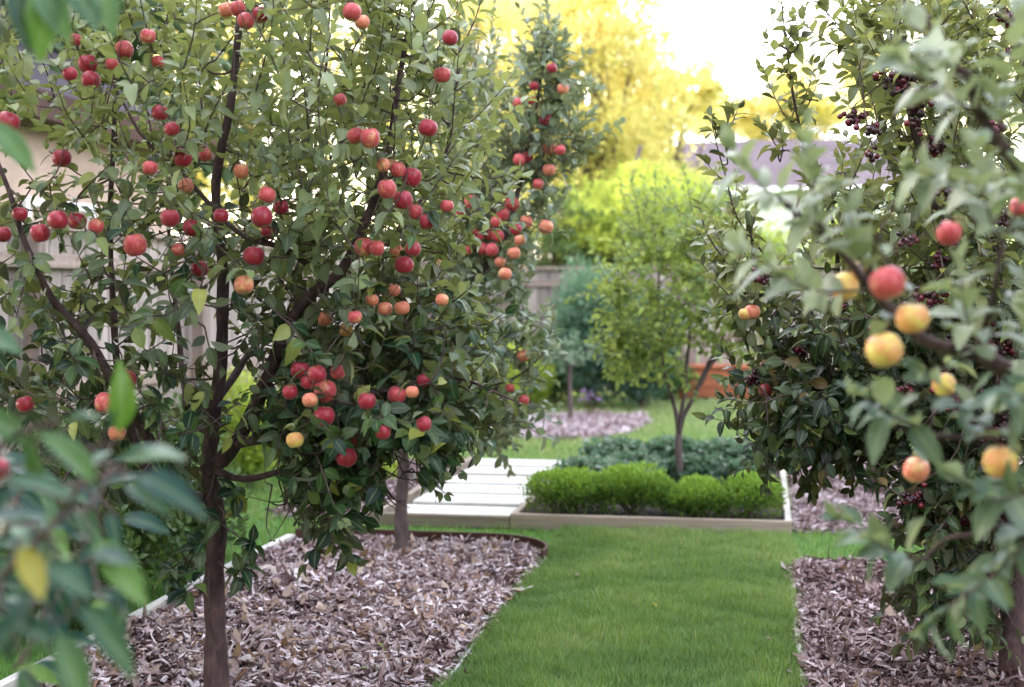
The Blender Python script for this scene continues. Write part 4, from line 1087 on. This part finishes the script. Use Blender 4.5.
# ------------------------------------------------------------------ foreground shrubby branch at the lower left
NL = (-1.9, 2.25, 0)
T = Tree('apple_tree', 'blurred foreground apple branch with large glossy leaves entering at the lower left', 'apple tree', NL, M['bark'], M['near_leaf'])
a0 = W2(np.array(NL)+[0, 0, .01]); a1 = W2(np.array(NL)+[.02, 0, .6]); a2 = W2(np.array(NL)+[.08, .05, 1.0]); a3 = W2(np.array(NL)+[.1, .1, 1.75]); a4 = W2(np.array(NL)+[.35, .2, 1.85])
T.limb('trunk', [a0, a1, a2, a3], .04, .018, 10)
T.limb('branch', [a1, (-60, 640, 2.1), (20, 560, 2.0), (70, 500, 1.95), (120, 470, 1.9)], .008, .002, 7)
T.limb('branch', [a2, (-80, 480, 2.1), (0, 440, 2.0), (60, 425, 1.95)], .010, .003, 7)
T.limb('branch', [a3, a4, (-60, -20, 2.15), (10, -30, 2.1), (60, -40, 2.1), (130, -50, 2.1)], .012, .003, 7)
def explicit(T, b, tip, D, up=(0, -.2, 1), tone=.4, pale=.1, dd=-.05):
    p = P(b[0], b[1], D); q = P(tip[0], tip[1], D+dd); L = np.linalg.norm(q-p)
    s_ = T.near(p)
    if np.linalg.norm(s_[:3]-p) > .01: T.twig(s_[:3], p, .003, .0018)
    T.add_leaf(p, q-p, np.array(up, float), L, pale, tone)
LL = [((118, 440), (128, 372), 1.9, (1, -1, .1), .88, .1), ((100, 490), (48, 428), 1.5, (.3, -.6, .8), .6, .15), ((122, 466), (185, 454), 1.6, (0, -.3, 1), .3, .4), ((122, 480), (168, 512), 1.6, (.2, -.5, .7), .4, .2),
      ((60, 520), (-30, 500), 1.4, (0, -.4, 1), .1, 0), ((80, 505), (10, 470), 1.45, (0, -.5, .8), .15, .05), ((90, 535), (142, 590), 1.45, (.3, -.7, .5), .8, .1), ((20, 540), (42, 598), 1.4, (.5, -.8, .3), .98, 0),
      ((80, 600), (130, 655), 1.4, (.2, -.6, .7), .3, .5), ((55, 625), (88, 695), 1.4, (.5, -.7, .4), .25, .3), ((40, 600), (-20, 660), 1.4, (0, -.6, .8), .15, .1), ((10, 560), (-40, 620), 1.4, (0, -.6, .8), .2, .1),
      ((115, 462), (165, 430), 1.55, (0, -.2, 1), .3, .2), ((60, 500), (20, 440), 1.5, (-.3, -.6, .6), .5, .2), ((130, 475), (196, 486), 1.5, (0, -.5, .8), .2, .15), ((70, 560), (120, 540), 1.45, (0, -.4, 1), .15, .1),
      ((30, 450), (-20, 400), 1.6, (0, -.6, .6), .6, .2), ((50, 430), (95, 408), 1.6, (0, -.2, 1), .4, .3), ((40, 560), (90, 590), 1.4, (0, -.5, .8), .2, .05), ((20, 480), (-30, 540), 1.5, (0, -.5, .8), .1, .0),
      ((10, -20), (30, 28), 1.7, (.5, -.7, .3), .1, .15), ((0, -25), (-10, 40), 1.7, (-.3, -.8, .3), .05, .2), ((50, -35), (38, 45), 1.7, (.4, -.8, .3), .9, .1), ((60, -30), (98, 22), 1.7, (.4, -.7, .4), .15, .2), ((95, -40), (112, 18), 1.7, (.4, -.8, .2), .2, .5),
      ((30, -30), (64, 24), 1.7, (.2, -.8, .4), .5, .3), ((-20, 120), (30, 150), 1.8, (0, -.6, .8), .6, .3), ((-30, 330), (20, 350), 1.8, (0, -.6, .8), .5, .4), ((10, 620), (50, 640), 1.4, (0, -.5, .8), .1, .1), ((60, 580), (10, 600), 1.4, (0, -.5, .8), .1, .1)]
for l in LL: explicit(T, l[0], l[1], l[2]*1.25, *l[3:6])
for rows in ([(20, 560, 2.0), (60, 580, 2.0), (110, 600, 2.0)], [(0, 600, 2.0), (20, 650, 2.0), (40, 700, 2.0)], [(70, 500, 2.0), (90, 460, 2.0), (105, 430, 2.0)], [(-20, 520, 2.1), (30, 530, 2.1), (80, 545, 2.1)]):
    shoot(T, rows, .07, .035, .12, tone=None)
for k in range(60):
    b_ = (rng.uniform(-30, 120), rng.uniform(455, 680)); a_ = rng.uniform(-.6, 1.5); L_ = rng.uniform(28, 50)
    if b_[0] > 60 and b_[1] > 610: continue
    explicit(T, b_, (b_[0]+L_*math.cos(a_), b_[1]+L_*math.sin(a_)), rng.uniform(2.3, 2.9), (rng.normal(0, .3), -.5, .8), rng.choice([.05, .2, .35, .6, .85], p=[.3, .3, .2, .1, .1]), rng.choice([0, .1, .4], p=[.6, .3, .1]))
T.apple(-2, 468, 2.3, 'r', 11)
T.finish(LF)

# ------------------------------------------------------------------ young tree in the raised bed and others
def small_tree(name, label, cat, base, D, trunkrows, limbs, blobs, leafm, leaf, spacing, r0, r1, group=None, barkm='bark_grey'):
    T = Tree(name, label, cat, tuple(base), M[barkm], leafm, group)
    T.limb('trunk', trunkrows, r0, r1, 9)
    for l in limbs: T.limb('branch', l, r1*.8, r1*.2, 7)
    T.grow(blobs, leaf=leaf, spacing=spacing)
    T.finish()
    return T
Dm = 9.7; bm0 = P(680, 500, Dm); bm0[2] = .07
small_tree('young_tree', 'slender young tree with fresh green leaves growing in the raised bed', 'tree', bm0, Dm,
  [(681, 503, Dm), (680, 470, Dm), (679, 430, Dm)],
  [[(679, 432, Dm), (692, 400, Dm), (708, 362, Dm), (730, 320, Dm), (745, 270, Dm)], [(679, 432, Dm), (672, 400, Dm+.1), (662, 350, Dm+.1), (658, 290, Dm+.1), (655, 230, Dm)], [(679, 435, Dm), (685, 380, Dm-.1), (690, 300, Dm-.1), (690, 220, Dm-.1)], [(700, 385, Dm), (722, 352, Dm), (752, 335, Dm)]],
  [(655, 290, 62, 60, Dm, .6, 95, .4, .15, .3, .15, .3), (715, 285, 50, 60, Dm, .5, 80, .4, .15, .3, .15, .3), (650, 345, 40, 35, Dm, .4, 40, 0, .12, .25, .1, .5), (735, 330, 25, 25, Dm, .3, 20, .1, .12, .25, .1, .5), (690, 225, 60, 30, Dm, .5, 50, .7, .15, .35, .3, .2), (630, 355, 25, 20, Dm, .3, 14, 0, .1, .2, .1, .4)],
  M['fresh_leaf'], .075, .028, .032, .022)
Dn = GD(570, 423)
small_tree('young_tree', 'little grey leaved standard tree in the far mulch patch', 'tree', GP(570, 423), Dn,
  [(570, 424, Dn), (570, 390, Dn), (571, 366, Dn)], [[(571, 368, Dn), (560, 352, Dn), (548, 345, Dn)], [(571, 368, Dn), (585, 352, Dn), (596, 346, Dn)]],
  [(571, 352, 26, 13, Dn, .25, 40, .3, .1, .2, .7, .2)], M['hosta_leaf'], .07, .03, .03, .02, barkm='bark_grey')
De = GD(877, 497)
small_tree('plum_tree', 'dark trunked tree standing in the mulch right of the raised bed', 'fruit tree', GP(877, 497), De,
  [(878, 500, De), (876, 460, De), (878, 410, De), (880, 370, De)], [[(880, 375, De), (900, 320, De), (930, 270, De)], [(880, 375, De), (860, 320, De), (850, 270, De)]],
  [(880, 310, 80, 60, De, .6, 70, .5, .15, .3, .1, .3), (950, 330, 60, 60, De, .5, 40, .4, .15, .3, .1, .3)], M['shade_leaf'], .07, .028, .07, .05, barkm='bark')

# ------------------------------------------------------------------ shrubs
def shrub(name, label, c, rad, n, leaf, mat, group=None, seed=0, temps=None, cat='shrub', lumps=7, palegrad=.5, up=.4, stems=10, inner=.55, skirt=0):
    """leafy shrub standing on the ground at c; leaves over a lumpy volume"""
    g = np.random.default_rng(seed)
    root = thing(name, label, cat, c, group); c = np.array(c, float); rad = np.array(rad, float)
    ctr = c+[0, 0, rad[2]]
    lc = ctr+norm(g.normal(0, 1, (lumps, 3)))*rad*.5*[1, 1, .75]+[0, 0, rad[2]*.05]
    k = g.integers(0, lumps, n)
    e = norm(g.normal(0, 1, (n, 3)))*(inner+(1-inner)*g.random((n, 1))**.5)*g.normal(1, .1, (n, 1))
    p = lc[k]+e*rad*.58
    if skirt:
        m = g.random(n) < skirt; a_ = g.uniform(0, 2*math.pi, n); rr_ = g.normal(.93, .07, n)*(1+.08*np.sin(a_*5+seed))
        zz = g.uniform(.0, 1.25, n)*rad[2]
        sk_ = np.stack([c[0]+np.cos(a_)*rad[0]*rr_, c[1]+np.sin(a_)*rad[1]*rr_, c[2]+zz], -1)
        p[m] = sk_[m]; e[m] = norm(np.stack([np.cos(a_), np.sin(a_), .3+0*a_], -1))[m]
    p[:, 2] = np.maximum(p[:, 2], c[2]+.01+.03*g.random(n))
    d = norm(e*.8+g.normal(0, .5, (n, 3))+[0, 0, up])
    nn = norm(e*.5+g.normal(0, .4, (n, 3))+[0, 0, .6])
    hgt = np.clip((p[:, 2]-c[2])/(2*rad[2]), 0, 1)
    tn = np.stack([np.clip((.02+.95*hgt**1.5 if skirt else .1+.6*hgt)+g.normal(0, .15, n), 0, .98), np.clip(palegrad*(hgt-.55)*2+g.normal(0, .1, n), 0, 1)], -1)  # tone rises with height: painted shadow at the base, lit tops
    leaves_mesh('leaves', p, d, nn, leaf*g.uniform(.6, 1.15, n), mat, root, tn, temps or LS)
    mb = MB()
    for j in range(stems):
        q = lc[j % lumps]+g.normal(0, .2, 3)*rad
        tube(mb, spline(np.array([c+g.normal(0, .03, 3)*[1, 1, 0], (c+q)/2+g.normal(0, .1, 3)*rad, q]), 6), np.linspace(.008, .003, 6), 5)
    mb.build('stems', M['bark_far'], root, smooth=True)
    return root
# box bushes along the front of the raised bed
for k, (u, rx, rz, lab) in enumerate(((-1.19, .25, .135, 'bright green box bush at the path end of the raised bed front'), (-.80, .26, .155, 'second and tallest bright green box bush from the path'), (-.40, .21, .12, 'low bright green box bush just in front of the young tree trunk'), (-.09, .21, .13, 'bright green box bush at the right corner of the raised bed'))):
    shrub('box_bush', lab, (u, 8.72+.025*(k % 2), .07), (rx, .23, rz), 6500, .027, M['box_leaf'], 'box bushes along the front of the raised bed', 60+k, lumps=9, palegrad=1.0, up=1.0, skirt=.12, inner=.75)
# blue green perennials behind them
pl = [(592, 478, 9.6, .26, .15), (640, 476, 9.8, .30, .16), (700, 474, 9.8, .26, .15), (745, 478, 9.7, .2, .13), (615, 462, 10.5, .28, .17), (668, 458, 10.6, .3, .17), (722, 460, 10.5, .28, .17), (760, 468, 10.3, .2, .15)]
pn = ['broad leaved bluish perennial behind the left box bush', 'broad leaved bluish perennial left of the young tree trunk', 'broad leaved bluish perennial right of the young tree trunk', 'broad leaved bluish perennial behind the right corner box bush',
      'far left bluish perennial clump at the back of the raised bed', 'bluish perennial clump directly behind the young tree trunk', 'bluish perennial clump at the back right of the raised bed', 'small bluish perennial clump in the back right corner of the raised bed']
for k, (x, y, D, rr, hh) in enumerate(pl):
    p = P(x, y, D); p[2] = .07; p[0] = min(p[0], .135-rr*.9)
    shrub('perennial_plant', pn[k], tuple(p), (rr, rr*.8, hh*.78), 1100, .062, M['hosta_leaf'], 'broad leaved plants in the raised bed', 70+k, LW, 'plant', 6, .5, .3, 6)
# shrubs by the back fence
sh = [(592, 408, 17.2, .7, .5, .84, 'blue_leaf', 'large rounded blue green shrub behind the little grey standard tree', 9000), (642, 405, 17.3, .6, .5, .72, 'blue_leaf', 'blue green shrub at the right edge of the far mulch patch', 8000),
      (556, 405, 18.2, .45, .4, .5, 'shade_leaf', 'dark green shrub left of the large blue green shrub', 3600), (590, 404, 18.5, .5, .4, 1.0, 'blue_leaf', 'tall loose pale blue green shrub against the back fence', 3000),
      (520, 404, 17.2, .42, .4, .42, 'lime_leaf', 'yellow green shrub in front of the fence beyond the path', 2600), (536, 404, 18.3, .35, .3, .25, 'shade_leaf', 'low dark hedge plant at the foot of the back fence', 1800),
      (480, 406, 16.2, .5, .4, .5, 'lime_leaf', 'yellow green shrub beyond the far left end of the path', 3000), (668, 405, 18.4, .35, .3, .3, 'shade_leaf', 'small dark shrub left of the orange planter', 1600)]
for k, (x, y, D, rx, ry, rz, m, lab, n) in enumerate(sh):
    p = P(x, y, D); p[2] = 0
    shrub('garden_shrub', lab, tuple(p), (rx, ry, rz), n, .075, M[m], 'shrubs along the back fence', 90+k, None, 'shrub', 8, .4)
# undergrowth between the left bed and the fence
ug = [(-2.9, 5.6, .3, .33, 'shade_leaf', 'leafy dark green shrub at the fence side of the near apple tree'), (-2.93, 6.25, .3, .36, 'shade_leaf', 'dark leafy shrub pressed against the pale edging left of the apple trunk'), (-2.95, 6.95, .3, .33, 'shade_leaf', 'dark shrub further along the pale edging'),
      (-3.6, 7.1, .35, .42, 'shade_leaf', 'dark green shrub by the left fence beside the apple tree'), (-3.8, 7.7, .33, .36, 'lime_leaf', 'yellow green shrub by the left fence beyond the mulch bed'), (-3.75, 8.8, .36, .4, 'shade_leaf', 'rounded shrub by the left fence beside the path start'), (-3.7, 9.9, .36, .45, 'lime_leaf', 'yellow green shrub by the left fence beside the middle of the path'),
      (-3.7, 11.4, .4, .5, 'shade_leaf', 'shrub by the left fence beside the far end of the path'), (-3.5, 13.2, .5, .55, 'lime_leaf', 'loose yellow green shrub by the left fence past the path')]
for k, (x, y, rr, hh, m, lab) in enumerate(ug):
    shrub('garden_shrub', lab, (x, y, 0), (rr, rr, hh), 3600, .05, M[m], 'shrubs along the left fence', 110+k, LT[:2], 'shrub', 8, .3)
# low reddish plants in the strip left of the path
for k, (x, y, lab) in enumerate(((-2.7, 9.3, 'small leafy plant at the near end of the strip left of the path'), (-2.75, 10.3, 'small leafy plant midway along the strip left of the path'), (-2.7, 11.3, 'small leafy plant at the far end of the strip left of the path'))):
    shrub('leafy_plant', lab, (x, y, .0), (.16, .16, .1), 260, .05, M['lime_leaf'], 'small plants left of the path', 130+k, LT[:2], 'plant', 4, .2)
for k, (x, y, lab) in enumerate(((822, 628, 'tiny green seedling in the right mulch bed near the pale strip'), (385, 660, 'tiny bright green seedling in the left mulch bed'), (368, 682, 'single bright upright leaf in the left mulch at the bottom edge'))):
    p = GP(x, y)
    shrub('seedling', lab, tuple(p), (.03, .03, .02), 9, .035, M['fresh_leaf'], 'seedlings in the mulch', 140+k, LT[:2], 'seedling', 3, .2, .8, 3)

# purple flowering plant near the standard tree
fp = thing('flowering_plant', 'small plant with purple flower heads beside the little grey tree', 'plant', tuple(GP(590, 420)))
g0 = GP(590, 420); mb = MB(); fl = MB()
for k in range(5):
    a = rng.uniform(0, 6.28); h_ = rng.uniform(.18, .34); tp = g0+[.1*math.cos(a), .08*math.sin(a), h_]
    tube(mb, spline(np.array([g0, (g0+tp)/2+[0, 0, .03], tp]), 5), .004, 5)
    for j in range(9):
        v, f = sphere(tp+rng.normal(0, .014, 3), .009, 6, 4); fl.add(v, f)
mb.build('stems', M['stalk'], fp, smooth=True); fl.build('petals', M['purple'], fp, smooth=True)

# ------------------------------------------------------------------ small things on the ground
def fallen(x, y, L, col, label, tone):
    p = GP(x, y)+[0, 0, .035]
    d = norm([math.cos(x), math.sin(x*1.7), .05])
    o = leaves_mesh('fallen_leaf', np.array([p]), np.array([d]), np.array([[.1, -.15, 1.0]]), np.array([L]), M[col], None, np.array([[tone, 0]]), LT[2:4])
    tag(o, label, 'leaf', 'dry leaves fallen on the grass')
fallen(573, 583, .06, 'dry_leaf', 'tan dry leaf on the grass near the far right corner of the left mulch bed', .5)
fallen(626, 637, .07, 'dry_leaf', 'largest pale dry leaf in the middle of the grass strip', .3)
fallen(640, 651, .06, 'dry_leaf', 'brown dry leaf lying just in front of the largest one', .1)
fallen(766, 648, .06, 'dry_leaf', 'pinkish dry leaf on the grass near the right mulch bed', .2)
fallen(658, 616, .05, 'dry_leaf', 'small yellow leaf high on the grass strip', 1)
# curled strip of bark by the corner of the edging
bk = MB(); p0 = GP(266, 588)
rows = [p0+[0, 0, .02], p0+[.03, .03, .06], p0+[0, .07, .1], p0+[-.05, .05, .085], p0+[-.04, 0, .05]]
q = spline(np.array(rows), 12); v = []
for a in q: v += [a+[.0, -.02, -.012], a+[.0, .0, .004], a+[.01, .02, -.01]]
f = np.array([[i*3+k, i*3+k+1, (i+1)*3+k+1, (i+1)*3+k] for i in range(11) for k in range(2)])
tag(mk('bark_curl', v, f, M['fence'], attr=np.full((36, 3), 1.0)), 'curled strip of pale bark at the fence side edge of the left mulch', 'bark')
# grey rock beyond the raised bed
me = MB(); v, f = sphere((0, 0, 0), 1, 20, 14)
p = GP(765, 436); nn = norm(v); s_ = 1+.12*np.sin(nn[:, 0:1]*5+1)+.1*np.cos(nn[:, 1:2]*6)+.08*np.sin(nn[:, 2:3]*7+2)
me.add(v*s_*[.2, .17, .17]+p+[0, 0, .12], f)
tag(me.build('garden_rock', M['rock'], smooth=True), 'rounded lavender grey rock on the lawn behind the raised bed', 'rock')
